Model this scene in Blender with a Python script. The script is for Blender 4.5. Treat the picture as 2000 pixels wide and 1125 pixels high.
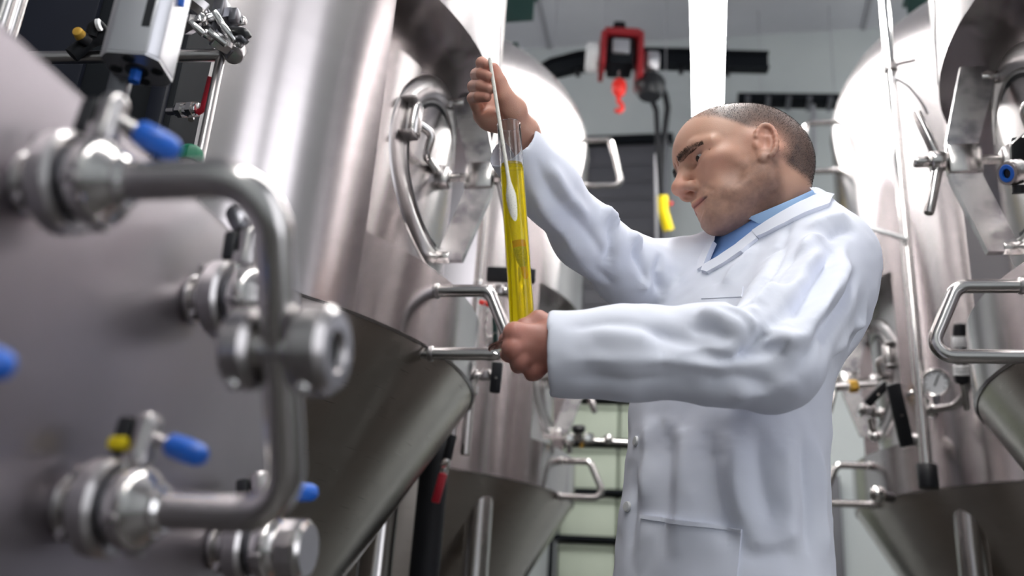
import bpy, bmesh, math, random
import numpy as np
from math import sin, cos, pi, radians, sqrt, atan2, hypot
from mathutils import Vector, Matrix
from mathutils.bvhtree import BVHTree

random.seed(7); rng = np.random.default_rng(7)
scn = bpy.context.scene
for o in list(bpy.data.objects): bpy.data.objects.remove(o, do_unlink=True)
COL = scn.collection

# ------------------------------------------------------------------ camera
# World: +Y runs down the aisle between two rows of tanks, +Z is up.
FPX = 1837.0; PITCH = radians(20.76); ROLL = radians(3.967); YAW = radians(12.3)
CAM = np.array([0.0, 0.0, 0.97])
def _axes(p, yaw, roll):
    f = np.array([-sin(yaw)*cos(p), cos(yaw)*cos(p), sin(p)])
    r = np.array([cos(yaw), sin(yaw), 0.0]); u = np.cross(r, f)
    c, s = cos(roll), sin(roll)
    return np.array([c*r + s*u, -s*r + c*u, f])
AX = _axes(PITCH, YAW, ROLL)
def at(x, y, d):                       # point seen at a photo pixel, d metres along the optical axis
    return CAM + (np.array([(x-1000)/FPX, (562.5-y)/FPX, 1.0]) @ AX) * d
def on_plane(x, y, ax, val):           # point seen at a photo pixel on a world plane
    r = np.array([(x-1000)/FPX, (562.5-y)/FPX, 1.0]) @ AX
    return CAM + r * ((val - CAM[ax]) / r[ax])
def to_px(P):
    q = (np.asarray(P, float) - CAM) @ AX.T
    return np.stack([1000 + FPX*q[..., 0]/q[..., 2], 562.5 - FPX*q[..., 1]/q[..., 2], q[..., 2]], -1)
cd = bpy.data.cameras.new('camera'); cam = bpy.data.objects.new('camera', cd); COL.objects.link(cam)
cd.sensor_width = 36.0; cd.sensor_fit = 'HORIZONTAL'; cd.lens = FPX/2000*36
cd.clip_start = 0.02; cd.clip_end = 60
m4 = Matrix.Identity(4)
for i in range(3):
    m4[i][0] = AX[0][i]; m4[i][1] = AX[1][i]; m4[i][2] = -AX[2][i]; m4[i][3] = CAM[i]
cam.matrix_world = m4
cd.dof.use_dof = True; cd.dof.focus_distance = 1.36; cd.dof.aperture_fstop = 3.0
scn.camera = cam

# ------------------------------------------------------------------ world, exposure
scn.view_settings.view_transform = 'Standard'; scn.view_settings.look = 'None'
scn.view_settings.gamma = 1.0; scn.view_settings.use_curve_mapping = False
scn.view_settings.exposure = 0.3
w = bpy.data.worlds.new('world'); scn.world = w; w.use_nodes = True
w.node_tree.nodes['Background'].inputs[0].default_value = (0.76, 0.77, 0.82, 1)
w.node_tree.nodes['Background'].inputs[1].default_value = 3.2

# rectangular area light, not called below
def area(name, loc, size, power, rot=(0, 0, 0), color=(1, 1, 1)):
    l = bpy.data.lights.new(name, 'AREA'); l.shape = 'RECTANGLE'; l.size, l.size_y = size
    l.energy = power; l.color = color
    o = bpy.data.objects.new(name, l); COL.objects.link(o); o.location = loc; o.rotation_euler = rot
    return o
LIGHT_Z = 3.6

# ------------------------------------------------------------------ materials
MAT = {}
def mat(name, col=(.5, .5, .5), metal=0.0, rough=0.5, **kw):
    m = bpy.data.materials.new(name); m.use_nodes = True
    nt = m.node_tree; b = nt.nodes['Principled BSDF']
    b.inputs['Base Color'].default_value = (*col, 1); b.inputs['Metallic'].default_value = metal
    b.inputs['Roughness'].default_value = rough
    for k, v in kw.items(): b.inputs[k.replace('_', ' ')].default_value = v
    MAT[name] = m
    return m, nt, b
def noise_col(nt, b, c1, c2, scale, detail=3, coord='Object', stretch=(1, 1, 1), lo=.35, hi=.65):
    tc = nt.nodes.new('ShaderNodeTexCoord'); mp = nt.nodes.new('ShaderNodeMapping'); mp.inputs['Scale'].default_value = stretch
    n = nt.nodes.new('ShaderNodeTexNoise'); n.inputs['Scale'].default_value = scale; n.inputs['Detail'].default_value = detail
    r = nt.nodes.new('ShaderNodeValToRGB'); r.color_ramp.elements[0].color = (*c1, 1); r.color_ramp.elements[1].color = (*c2, 1)
    r.color_ramp.elements[0].position = lo; r.color_ramp.elements[1].position = hi
    nt.links.new(tc.outputs[coord], mp.inputs[0]); nt.links.new(mp.outputs[0], n.inputs[0]); nt.links.new(n.outputs[0], r.inputs[0])
    nt.links.new(r.outputs[0], b.inputs['Base Color'])
    return n, mp
def bump(nt, b, scale, strength, stretch=(1, 1, 1), dist=.002, detail=3):
    tc = nt.nodes.new('ShaderNodeTexCoord'); mp = nt.nodes.new('ShaderNodeMapping'); mp.inputs['Scale'].default_value = stretch
    n = nt.nodes.new('ShaderNodeTexNoise'); n.inputs['Scale'].default_value = scale; n.inputs['Detail'].default_value = detail
    bp = nt.nodes.new('ShaderNodeBump'); bp.inputs['Strength'].default_value = strength; bp.inputs['Distance'].default_value = dist
    nt.links.new(tc.outputs['Object'], mp.inputs[0]); nt.links.new(mp.outputs[0], n.inputs[0]); nt.links.new(n.outputs[0], bp.inputs['Height'])
    nt.links.new(bp.outputs[0], b.inputs['Normal'])
def brushed(name, col, rough, aniso, rot=0.0, c2=None):
    m, nt, b = mat(name, col, 1.0, rough)
    b.inputs['Anisotropic'].default_value = aniso; b.inputs['Anisotropic Rotation'].default_value = rot
    t = nt.nodes.new('ShaderNodeTangent'); t.direction_type = 'RADIAL'; t.axis = 'Z'
    nt.links.new(t.outputs[0], b.inputs['Tangent'])
    n, mp = noise_col(nt, b, [c*.95 for c in col], col, 3.0, 5, stretch=(1, 1, 9), lo=.3, hi=.7)
    # roughness follows a very fine horizontal brushing grain
    tc = nt.nodes.new('ShaderNodeTexCoord'); m2 = nt.nodes.new('ShaderNodeMapping'); m2.inputs['Scale'].default_value = (6, 6, 320)
    g = nt.nodes.new('ShaderNodeTexNoise'); g.inputs['Scale'].default_value = 2.0; g.inputs['Detail'].default_value = 2
    mr = nt.nodes.new('ShaderNodeMapRange'); mr.inputs[3].default_value = rough*.94; mr.inputs[4].default_value = rough*1.07
    nt.links.new(tc.outputs['Object'], m2.inputs[0]); nt.links.new(m2.outputs[0], g.inputs[0]); nt.links.new(g.outputs[0], mr.inputs[0])
    nt.links.new(mr.outputs[0], b.inputs['Roughness'])
    return m
brushed('jacket_steel', (.54, .505, .51), .21, .92, .25)
brushed('cone_steel', (.52, .48, .44), .28, .92, .25)
brushed('shell_steel', (.50, .465, .465), .25, .9, .25)
mat('steel', (.62, .60, .59), 1.0, .20)
mat('steel_polished', (.80, .79, .78), 1.0, .10)
m_, nt_, b_ = mat('steel_satin', (.52, .50, .50), 1.0, .28); noise_col(nt_, b_, (.44, .42, .42), (.56, .54, .54), 6, 4)
m_, nt_, b_ = mat('steel_plate', (.34, .31, .33), 1.0, .40); noise_col(nt_, b_, (.29, .265, .29), (.38, .35, .38), 3.5, 4); bump(nt_, b_, 9, .25, dist=.004)
m_, nt_, b_ = mat('steel_worn', (.6, .58, .58), 1.0, .26); noise_col(nt_, b_, (.36, .35, .38), (.75, .73, .73), 28, 5, lo=.3, hi=.6)
mat('steel_dark', (.20, .20, .22), 1.0, .34)
mat('aluminium', (.55, .55, .58), .9, .38)
mat('rubber', (.008, .009, .012), 0, .6, Specular_IOR_Level=.25)
mat('black_plastic', (.010, .011, .014), 0, .35)
mat('black_paint', (.006, .008, .011), 0, .7, Specular_IOR_Level=.15)
mat('navy_paint', (.008, .010, .018), 0, .6, Specular_IOR_Level=.15)
mat('blue_plastic', (.010, .13, .62), 0, .38)
mat('red_plastic', (.45, .012, .03), 0, .4)
mat('hoist_red', (.28, .010, .016), 0, .45)
mat('hook_red', (.85, .03, .02), 0, .4)
mat('green_plastic', (.0, .16, .08), 0, .45)
mat('yellow_plastic', (.80, .62, .0), 0, .45)
mat('lever_green', (.008, .035, .03), 0, .45)
mat('bracket_green', (.006, .035, .03), 0, .5)
mat('brass_cap', (.62, .36, .05), .2, .4)
mat('white_plastic', (.72, .73, .74), 0, .4)
m_, nt_, b_ = mat('ceiling_paint', (.50, .51, .55), 0, .8); noise_col(nt_, b_, (.47, .48, .52), (.53, .54, .58), 1.5, 3)
m_, nt_, b_ = mat('wall_paint', (.56, .60, .61), 0, .75); noise_col(nt_, b_, (.53, .57, .58), (.60, .64, .64), 1.2, 3)
m_, nt_, b_ = mat('green_wall', (.55, .62, .50), 0, .7); noise_col(nt_, b_, (.50, .57, .46), (.60, .67, .55), 2, 3)
m_, nt_, b_ = mat('door_paint', (.11, .11, .125), 0, .5)
m_, nt_, b_ = mat('floor_tile', (.07, .065, .062), 0, .35); noise_col(nt_, b_, (.05, .048, .046), (.09, .085, .08), 4, 4)
mat('joint', (.30, .30, .33), 0, .8)
mat('wall_grey', (.26, .26, .28), 0, .8)
m_, nt_, b_ = mat('lamp_diffuser', (.9, .9, .9), 0, .5)
b_.inputs['Emission Color'].default_value = (1, .985, .96, 1); b_.inputs['Emission Strength'].default_value = 30.0
m_, nt_, b_ = mat('gauge_face', (.75, .77, .8), 0, .3)

# ------------------------------------------------------------------ mesh helpers
def nrm(v): v = np.asarray(v, float); return v/np.linalg.norm(v)
def frame(z, x=None):
    z = nrm(z)
    if x is None: x = (0, 0, 1) if abs(z[2]) < .9 else (1, 0, 0)
    x = np.asarray(x, float); x = nrm(x - z*(x @ z)); return x, np.cross(z, x), z
class MB:
    def __init__(s): s.v = []; s.f = []
    def add(s, v, f):
        n = len(s.v); s.v += [tuple(map(float, p)) for p in v]; s.f += [tuple(i+n for i in q) for q in f]; return s
    def box(s, c, size, X=(1, 0, 0), Y=(0, 1, 0), Z=(0, 0, 1), bev=0.0):
        c = np.asarray(c, float); X, Y, Z = nrm(X), nrm(Y), nrm(Z); a, b, d = [q/2 for q in size]
        if bev > 0: return s._rbox(c, (a, b, d), X, Y, Z, bev)
        v = [c + X*i*a + Y*j*b + Z*k*d for k in (-1, 1) for j in (-1, 1) for i in (-1, 1)]
        return s.add(v, [(0, 2, 3, 1), (4, 5, 7, 6), (0, 1, 5, 4), (2, 6, 7, 3), (0, 4, 6, 2), (1, 3, 7, 5)])
    def _rbox(s, c, h, X, Y, Z, r):
        bm = bmesh.new(); bmesh.ops.create_cube(bm, size=2)
        for v in bm.verts: v.co = Vector((v.co.x*h[0], v.co.y*h[1], v.co.z*h[2]))
        r = min(r, min(h)*.95)
        bmesh.ops.bevel(bm, geom=bm.edges[:], offset=r, segments=2, affect='EDGES', profile=.5)
        bm.verts.index_update()
        v = [c + X*q.co.x + Y*q.co.y + Z*q.co.z for q in bm.verts]; f = [tuple(q.index for q in p.verts) for p in bm.faces]
        bm.free(); return s.add(v, f)
    def lathe(s, prof, o, axis, n=24, x=None, closed=False, a0=0.0, a1=2*pi):
        o = np.asarray(o, float); X, Y, Z = frame(axis, x); full = abs(a1-a0-2*pi) < 1e-6
        m = n if full else n+1
        v = []; f = []
        for r, h in prof:
            for i in range(m):
                a = a0+(a1-a0)*i/n; v.append(o + Z*h + (X*cos(a)+Y*sin(a))*r)
        P = len(prof)
        for j in range(P if closed else P-1):
            j2 = (j+1) % P
            for i in range(n):
                i2 = (i+1) % m
                f.append((j*m+i, j*m+i2, j2*m+i2, j2*m+i))
        return s.add(v, f)
    def cyl(s, p0, p1, r, r1=None, n=20, bev=0.0):
        p0 = np.asarray(p0, float); p1 = np.asarray(p1, float); L = np.linalg.norm(p1-p0); r1 = r if r1 is None else r1
        if bev > 0: pr = [(0.0005, 0), (r-bev, 0), (r-bev*.3, bev*.3), (r, bev), (r1, L-bev), (r1-bev*.3, L-bev*.3), (r1-bev, L), (0.0005, L)]
        else: pr = [(0.0002, 0), (r, 0), (r1, L), (0.0002, L)]
        return s.lathe(pr, p0, p1-p0, n)
    def ring(s, o, axis, ri, ro, h, n=28, bev=.002):
        b = bev; pr = [(ri, 0), (ro-b, 0), (ro, b), (ro, h-b), (ro-b, h), (ri, h)]
        return s.lathe(pr, o, axis, n, closed=True)
    def tube(s, pts, r, n=14, bend=0.0, seg=7, cap=True, radii=None):
        pts = [np.asarray(p, float) for p in pts]
        if bend > 0 and len(pts) > 2:
            q = [pts[0]]
            for i in range(1, len(pts)-1):
                a, b, c = pts[i-1], pts[i], pts[i+1]; u = nrm(a-b); w_ = nrm(c-b)
                ang = math.acos(max(-1, min(1, float(u @ w_)))); half = ang/2
                if pi-ang < .03: q.append(b); continue
                t = min(bend/math.tan(half), .48*np.linalg.norm(a-b), .48*np.linalg.norm(c-b)); R = t*math.tan(half)
                ctr = b + nrm(u+w_)*(R/sin(half)); e1 = b+u*t-ctr; e2 = b+w_*t-ctr
                tot = pi-ang
                for k in range(seg+1):
                    al = tot*k/seg; q.append(ctr + (e1*sin(tot-al)+e2*sin(al))/sin(tot))
            q.append(pts[-1]); pts = q
        N = len(pts); T = []
        for i in range(N):
            a = pts[max(0, i-1)]; b = pts[min(N-1, i+1)]; T.append(nrm(b-a))
        X, Y, _ = frame(T[0]); v = []; f = []
        for i in range(N):
            X = nrm(X - T[i]*(X @ T[i])); Y = np.cross(T[i], X); rr = r if radii is None else radii[i]
            v += [pts[i] + (X*cos(2*pi*k/n)+Y*sin(2*pi*k/n))*rr for k in range(n)]
        for i in range(N-1):
            for k in range(n):
                k2 = (k+1) % n; f.append((i*n+k, i*n+k2, (i+1)*n+k2, (i+1)*n+k))
        if cap: f += [tuple(range(n-1, -1, -1)), tuple((N-1)*n+k for k in range(n))]
        return s.add(v, f)
    def sphere(s, c, r, n=16, m=10, scale=(1, 1, 1)):
        c = np.asarray(c, float); v = [c + np.array([0, 0, -r*scale[2]])]; f = []
        for j in range(1, m):
            p = -pi/2 + pi*j/m
            v += [c + r*np.array([cos(p)*cos(2*pi*i/n)*scale[0], cos(p)*sin(2*pi*i/n)*scale[1], sin(p)*scale[2]]) for i in range(n)]
        v.append(c + np.array([0, 0, r*scale[2]]))
        for i in range(n): f.append((0, 1+(i+1) % n, 1+i))
        for j in range(m-2):
            for i in range(n):
                i2 = (i+1) % n; a = 1+j*n; f.append((a+i, a+i2, a+n+i2, a+n+i))
        a = 1+(m-2)*n
        for i in range(n): f.append((a+i, a+(i+1) % n, len(v)-1))
        return s.add(v, f)
    def prism(s, poly, o, X, Y, th, bev=0.0):
        o = np.asarray(o, float); X = np.asarray(X, float); Y = np.asarray(Y, float); Z = nrm(np.cross(X, Y)); n = len(poly)
        v = [o + X*a + Y*b for a, b in poly] + [o + X*a + Y*b + Z*th for a, b in poly]
        f = [tuple(range(n-1, -1, -1)), tuple(range(n, 2*n))] + [(i, (i+1) % n, n+(i+1) % n, n+i) for i in range(n)]
        return s.add(v, f)
    def mirror_x(s):
        s.v = [(-a, b, c) for a, b, c in s.v]; s.f = [tuple(reversed(q)) for q in s.f]; return s
    def build(s, name, m, parent=None, smooth=35, bevel=0.0, local=False):
        me = bpy.data.meshes.new(name); v = s.v
        if parent is not None and not local:
            off = base_of(parent); v = [(a-off[0], b-off[1], c-off[2]) for a, b, c in v]
        me.from_pydata(v, [], s.f)
        bm = bmesh.new(); bm.from_mesh(me); bmesh.ops.recalc_face_normals(bm, faces=bm.faces[:])
        if bevel > 0:
            ed = [e for e in bm.edges if len(e.link_faces) == 2 and e.calc_face_angle(0) > .6]
            bmesh.ops.bevel(bm, geom=ed, offset=bevel, segments=2, affect='EDGES', profile=.5)
        bm.to_mesh(me); bm.free()
        if smooth:
            me.shade_smooth(); me.set_sharp_from_angle(angle=radians(smooth))
        me.materials.append(MAT[m] if isinstance(m, str) else m)
        o = bpy.data.objects.new(name, me); COL.objects.link(o)
        if parent is not None: o.parent = parent
        return o
def base_of(o):
    p = np.zeros(3)
    while o is not None: p = p + np.array(o.location); o = o.parent
    return p
def thing(name, label, cat, loc=(0, 0, 0), group=None):
    o = bpy.data.objects.new(name, None); COL.objects.link(o); o.location = loc; o.empty_display_size = .05
    return tag(o, label, cat, group)
def tag(o, label=None, cat=None, group=None, kind=None):
    for k, v in (('label', label), ('category', cat), ('group', group), ('kind', kind)):
        if v: o[k] = v
    return o
def copy_tree(o, parent=None):
    c = o.copy(); COL.objects.link(c); c.parent = parent
    for ch in list(o.children): copy_tree(ch, c)
    return c
def struct(o, label): return tag(o, label, None, None, 'structure')
# ------------------------------------------------------------------ the room
Y0, Y1, X0, X1, ZC = -2.6, 6.3, -3.0, 3.0, 5.5
struct(MB().box((0, (Y0+Y1)/2, -.05), (X1-X0, Y1-Y0, .1)).build('floor', 'floor_tile', smooth=0), 'dark tiled brewery floor below the frame')
ceil = struct(MB().box((0, (Y0+Y1)/2, ZC+.05), (X1-X0, Y1-Y0, .1)).build('ceiling', 'ceiling_paint', smooth=0), 'pale grey panelled ceiling')
for x in (-1.2, -.0, 1.2):
    MB().box((x, (Y0+Y1)/2, ZC-.006), (.03, Y1-Y0, .02)).build('panel_joint', 'joint', ceil, 0)
for y in (1.2, 2.9, 4.6):
    MB().box((0, y, ZC-.006), (X1-X0, .03, .02)).build('panel_joint', 'joint', ceil, 0)
wb = struct(MB().box((0, Y1+.05, ZC/2), (X1-X0, .1, ZC)).build('wall_back', 'wall_paint', smooth=0), 'pale grey end wall of the aisle')
struct(MB().box((X0-.05, (Y0+Y1)/2, ZC/2), (.1, Y1-Y0, ZC)).build('wall_left', 'wall_grey', smooth=0), 'grey wall behind the left row of tanks')

# suspended fluorescent batten over the aisle
def batten(x, y0, y1, z, label):
    t = thing('ceiling_light', label, 'light', (x, (y0+y1)/2, z))
    MB().box((x, (y0+y1)/2, z+.03), (.13, y1-y0, .05), bev=.006).build('housing', 'white_plastic', t)
    MB().box((x, (y0+y1)/2, z), (.145, y1-y0-.01, .03), bev=.008).build('diffuser', 'lamp_diffuser', t)
    for y in (y0+.4, y1-.4):
        MB().cyl((x, y, z+.05), (x, y, ZC), .004, n=8).build('hanger', 'steel', t)
    return t
batten(.03, -2.2, 4.75, LIGHT_Z, 'long white glowing strip light hanging over the aisle above the man')
# wall behind the camera, and two unseen openings added for bright bands on tanks
struct(MB().box((0, Y0-.05, ZC/2), (X1-X0, .1, ZC)).build('wall_front', 'wall_paint', smooth=0), 'plain wall behind the camera')
ADDED_GAPS = [(-1.75, -1.0), (-.85, .05)]; WZ = (.4, 4.6)
wr = struct(MB().box((X1+.05, (ADDED_GAPS[1][1]+Y1)/2, ZC/2), (.1, Y1-ADDED_GAPS[1][1], ZC)).build('wall_right', 'wall_paint', smooth=0), 'pale wall behind the right row of tanks')
for y0, y1, z0, z1 in ((Y0, ADDED_GAPS[0][0], 0, ZC), (ADDED_GAPS[0][1], ADDED_GAPS[1][0], 0, ZC), (*ADDED_GAPS[0], 0, WZ[0]), (*ADDED_GAPS[0], WZ[1], ZC), (*ADDED_GAPS[1], 0, WZ[0]), (*ADDED_GAPS[1], WZ[1], ZC)):
    MB().box((X1+.05, (y0+y1)/2, (z0+z1)/2), (.1, y1-y0, z1-z0)).build('pier', 'wall_paint', wr, 0)
for i, (y0, y1) in enumerate(ADDED_GAPS):
    fr_ = struct(MB().box((X1+.03, (y0+y1)/2, WZ[0]+.02), (.14, y1-y0, .04)).build('added_opening_%d' % (i+1), 'white_plastic', smooth=0), ['added light opening, out of view, nearer the front wall', 'added light opening, out of view, nearer the tanks'][i])
    for y in (y0+.02, y1-.02): MB().box((X1+.05, y, (WZ[0]+WZ[1])/2), (.08, .04, WZ[1]-WZ[0])).build('frame_bar', 'white_plastic', fr_, 0)
    for z in (1.6, 3.0, WZ[1]-.02): MB().box((X1+.05, (y0+y1)/2, z), (.06, y1-y0, .03)).build('frame_bar', 'white_plastic', fr_, 0)
batten(-2.35, 2.4, 6.0, 4.3, 'added fill strip behind the left row of tanks, hidden from view')  # unseen strips added to brighten the end wall and ceiling
batten(2.35, 2.4, 6.0, 4.3, 'added fill strip behind the right row of tanks, hidden from view')
# dark shutter door in the end wall, door frame post on the right
dc = on_plane(1225, 400, 1, Y1); dw = on_plane(1292, 280, 1, Y1)[0]-on_plane(1120, 280, 1, Y1)[0]; dt = on_plane(1225, 286, 1, Y1)[2]
d1 = struct(MB().box((dc[0]-.03, Y1-.02, dt/2), (dw, .04, dt)).build('door_1', 'door_paint', smooth=0), 'dark grey shutter door in the end wall')
MB().box((dc[0]-.03, Y1-.05, dt+.02), (dw+.06, .08, .07), bev=.008).build('door_head', 'black_paint', d1)
for s_ in (-1, 1): MB().box((dc[0]-.03+s_*(dw/2-.02), Y1-.05, dt/2), (.035, .07, dt), bev=.006).build('door_rail', 'aluminium', d1)
for k in range(14): MB().box((dc[0]-.03, Y1-.043, dt-.12-k*.14), (dw-.08, .012, .128), bev=.003).build('slat', 'door_paint', d1)
tp = on_plane(1632, 1000, 1, Y1-.1)
struct(MB().box((tp[0], Y1-.05, 1.05), (.075, .1, 2.1), bev=.006).build('trim_1', 'door_paint', smooth=30), 'dark door frame post on the end wall behind the right tank')
# ------------------------------------------------------------------ the tanks
R, RI, ZS, ZB, ZT, ZJ = .80, .70, 1.494, 1.655, 2.246, 3.03
TH = radians(29.5)
MZ, MY, MX = 1.965, -.015, -1.295+1.295   # manway centre height and offset
def jacket_mesh():
    b = MB(); nth = 96; zs = [ZS+.004, ZB, ZT, ZJ]
    ths = sorted(set([round(2*pi*i/nth-pi, 6) for i in range(nth)] + [round(-TH, 6), round(TH, 6)]))
    P = lambda r, t, z: (r*cos(t), r*sin(t), z)
    def quad(a, c, d, e): b.add([a, c, d, e], [(0, 1, 2, 3)])
    v = []; idx = {}
    def vi(r, t, z):
        k = (round(r, 5), round(t, 5), round(z, 5))
        if k not in idx: idx[k] = len(v); v.append(P(r, t, z))
        return idx[k]
    f = []; n = len(ths)
    for i in range(n):
        t0, t1 = ths[i], ths[(i+1) % n]
        inside = abs((t0 + (t1 if t1 > t0 else t1+2*pi))/2) < TH
        for j in range(3):
            if inside and j == 1: continue
            f.append((vi(R, t0, zs[j]), vi(R, t1, zs[j]), vi(R, t1, zs[j+1]), vi(R, t0, zs[j+1])))
        # knuckle under the jacket
        f.append((vi(R-.005, t0, ZS), vi(R-.005, t1, ZS), vi(R, t1, ZS+.004), vi(R, t0, ZS+.004)))
        if inside:
            f.append((vi(RI-.01, t0, ZB), vi(RI-.01, t1, ZB), vi(R, t1, ZB), vi(R, t0, ZB)))
            f.append((vi(RI-.01, t0, ZT), vi(RI-.01, t1, ZT), vi(R, t1, ZT), vi(R, t0, ZT)))
    for s_ in (-1, 1):
        t = s_*TH; f.append((vi(RI-.01, t, ZB), vi(R, t, ZB), vi(R, t, ZT), vi(RI-.01, t, ZT)))
    return b.add(v, f)
def make_tank(side, label, loc, group):
    """side=+1: manway faces +X, -1: mirrored so that it faces -X. Built around the tank axis."""
    t = thing('fermentation_tank', label, 'tank', (0, 0, 0), group)
    def part(name, b, m, parent=None, smooth=35):
        if side < 0: b.mirror_x()
        return b.build(name, m, parent or t, smooth, local=True)
    jk = part('jacket', jacket_mesh(), 'jacket_steel')
    sh = part('inner_shell', MB().lathe([(RI, ZB-.01), (RI, ZT+.01)], (0, 0, 0), (0, 0, 1), 40, x=(1, 0, 0), a0=-TH-.06, a1=TH+.06), 'shell_steel')
    zc = .30; tanA = .60
    part('cone', MB().lathe([(R-.006, ZS+.012), (R-.007, ZS), (R-.012-(ZS-.02-zc)*tanA, zc), (.03, zc-.03), (.03, zc-.12), (.001, zc-.12)], (0, 0, 0), (0, 0, 1), 96), 'cone_steel')
    prof = [(R, ZJ)] + [(R*cos(a), ZJ+.5*sin(a)) for a in np.linspace(0, pi/2, 16)[1:-1]] + [(.001, ZJ+.5)]
    part('dome', MB().lathe(prof, (0, 0, 0), (0, 0, 1), 96), 'jacket_steel')
    part('dome_seam', MB().ring((0, 0, ZJ-.004), (0, 0, 1), R-.01, R+.003, .008, 96, .002), 'steel')
    # legs: round tubes that come out of the cone
    for a in (-40, 50, 140, 230):
        x, y = .712*cos(radians(a)), .712*sin(radians(a))
        lg = part('leg', MB().cyl((x, y, .02), (x, y, ZS-.02), .046, n=28), 'steel')
        part('foot_plate', MB().cyl((x, y, 0), (x, y, .02), .09, n=28, bev=.004), 'steel_satin', lg)
    # manway: round frame on a neck, dished door, bent yoke bar, hinge and spindle
    Xm = RI-.012; ax = (1, 0, 0)
    c = lambda dx, dy=0, dz=0: (Xm+dx, MY+dy, MZ+dz)
    def wrap(b, k=1.25):                                  # the neck follows the curve of the shell
        b.v = [(x-k*(y-MY)**2/(2*RI), y, z) for x, y, z in b.v]; return b
    fr = part('manway_frame', wrap(MB().lathe([(.165, .0), (.226, -.06), (.232, -.03), (.232, .006), (.229, .014), (.222, .018), (.205, .020), (.190, .019), (.178, .014), (.172, .017), (.166, .012), (.160, -.02)], c(.0), ax, 64)), 'steel_satin')
    part('gasket', wrap(MB().ring(c(.001), ax, .158, .172, .012, 64, .003)), 'rubber', fr)
    dr = part('manway_door', wrap(MB().lathe([(.168, -.004), (.164, .004), (.155, .001), (.13, -.008), (.09, -.017), (.045, -.022), (.001, -.024)], c(0), ax, 64)), 'steel_polished')
    # yoke bar
    xo = .095
    outer = [(.735, .222), (.782, .222), (.826, .045), (.826, -.045), (.772, -.208), (.722, -.208), (.716, -.190), (.764, -.040), (.764, .040), (.716, .190)]
    part('yoke_bar', MB().prism(outer, (0, MY+.022, MZ), (1, 0, 0), (0, 0, 1), .020), 'steel_worn')
    for s_ in (-1, 1):
        z_end = s_*.198
        part('yoke_lug', MB().cyl(c(.008, .012, z_end), c(.055, .012, z_end), .014, n=18, bev=.003), 'steel')
    part('yoke_hub', MB().box(c(xo+.012, .012, 0), (.066, .036, .066), bev=.006), 'steel')
    part('spindle', MB().cyl(c(-.03, .01), c(.20, .01), .0105, n=20, bev=.002), 'steel')
    part('spindle_block', MB().box(c(.016, .01), (.044, .042, .046), bev=.008).cyl(c(.016, .01, .022), c(.016, .01, .034), .006, n=12), 'steel_satin')
    hb = part('handwheel_hub', MB().cyl(c(.143, .01), c(.172, .01), .022, n=24, bev=.004).cyl(c(.172, .01), c(.205, .01), .012, n=20, bev=.004), 'steel')
    for a in (86, 266):
        dy, dz = cos(radians(a)), sin(radians(a))
        p0 = np.array(c(.158, .01+.015*dy, .015*dz)); p1 = np.array(c(.188, .01+.125*dy, .125*dz))
        part('handwheel_spoke', MB().cyl(p0, p1, .0105, n=16, bev=.005), 'steel', hb)
    # hinge on the near side of the frame
    hg = part('hinge_barrel', MB().cyl(c(.002, -.178, .004), c(.002, -.178, .078), .018, n=24, bev=.002), 'steel')
    for dz in (.000, .082):
        part('hinge_plate', MB().box(c(-.010, -.188, dz), (.048, .044, .007), bev=.0025), 'steel_satin', hg)
    part('hinge_arm', MB().tube([c(.002, -.165, .045), c(.034, -.140, .028), c(.020, -.125, -.018), c(.016, -.01, .002)], .0095, 14, bend=.016), 'steel', hg)
    # tubular guard handles on the jacket
    for zt, zb_, o1, o2, y in ((1.617, 1.487, .105, .165, -.185), (3.07, 2.845, .10, .155, .0)):
        xr = sqrt(R*R-y*y); zt2 = zt
        if zt > ZJ: zt2 = zt
        pts = [(xr-.04, y, zt2), (xr+o1, y, zt2), (xr+o2, y, zb_), (xr-.02, y, zb_)]
        h = part('guard_handle', MB().tube(pts, .0125, 16, bend=.028), 'steel')
        for z in (zt, zb_):
            if z < ZJ: part('collar', MB().ring((xr-.006, y, z), (1, 0, 0), .012, .0155, .010, 18, .002), 'steel_satin', h)
    # lap seam of the jacket cladding beside the manway recess
    part('cladding_seam', MB().tube([(R*cos(a)*1.0005, R*sin(a)*1.0005, z) for a, z in ((radians(4), 2.62), (radians(4.2), 2.40), (radians(8), 2.33), (radians(12.5), 2.262))], .0022, 8), 'steel_dark', jk)
    t.location = loc
    return t
tB = make_tank(1, 'brushed steel conical tank with its round door at the raised hand, left of the man', (-1.295, 1.866, 0), 'conical tanks along the aisle')
tC = copy_tree(tB); tC.location = (-1.295, 3.62, 0); tC['label'] = 'domed steel tank farther back on the left, behind the raised sleeve'
tE = make_tank(-1, 'steel tank cut by the right edge of the picture, cross handle on its door', (1.325, 1.862, 0), 'conical tanks along the aisle')
tD = copy_tree(tE); tD.location = (1.325, 3.55, 0); tD['label'] = 'domed steel tank behind the man on the right, with a tall white pipe before it'
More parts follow.
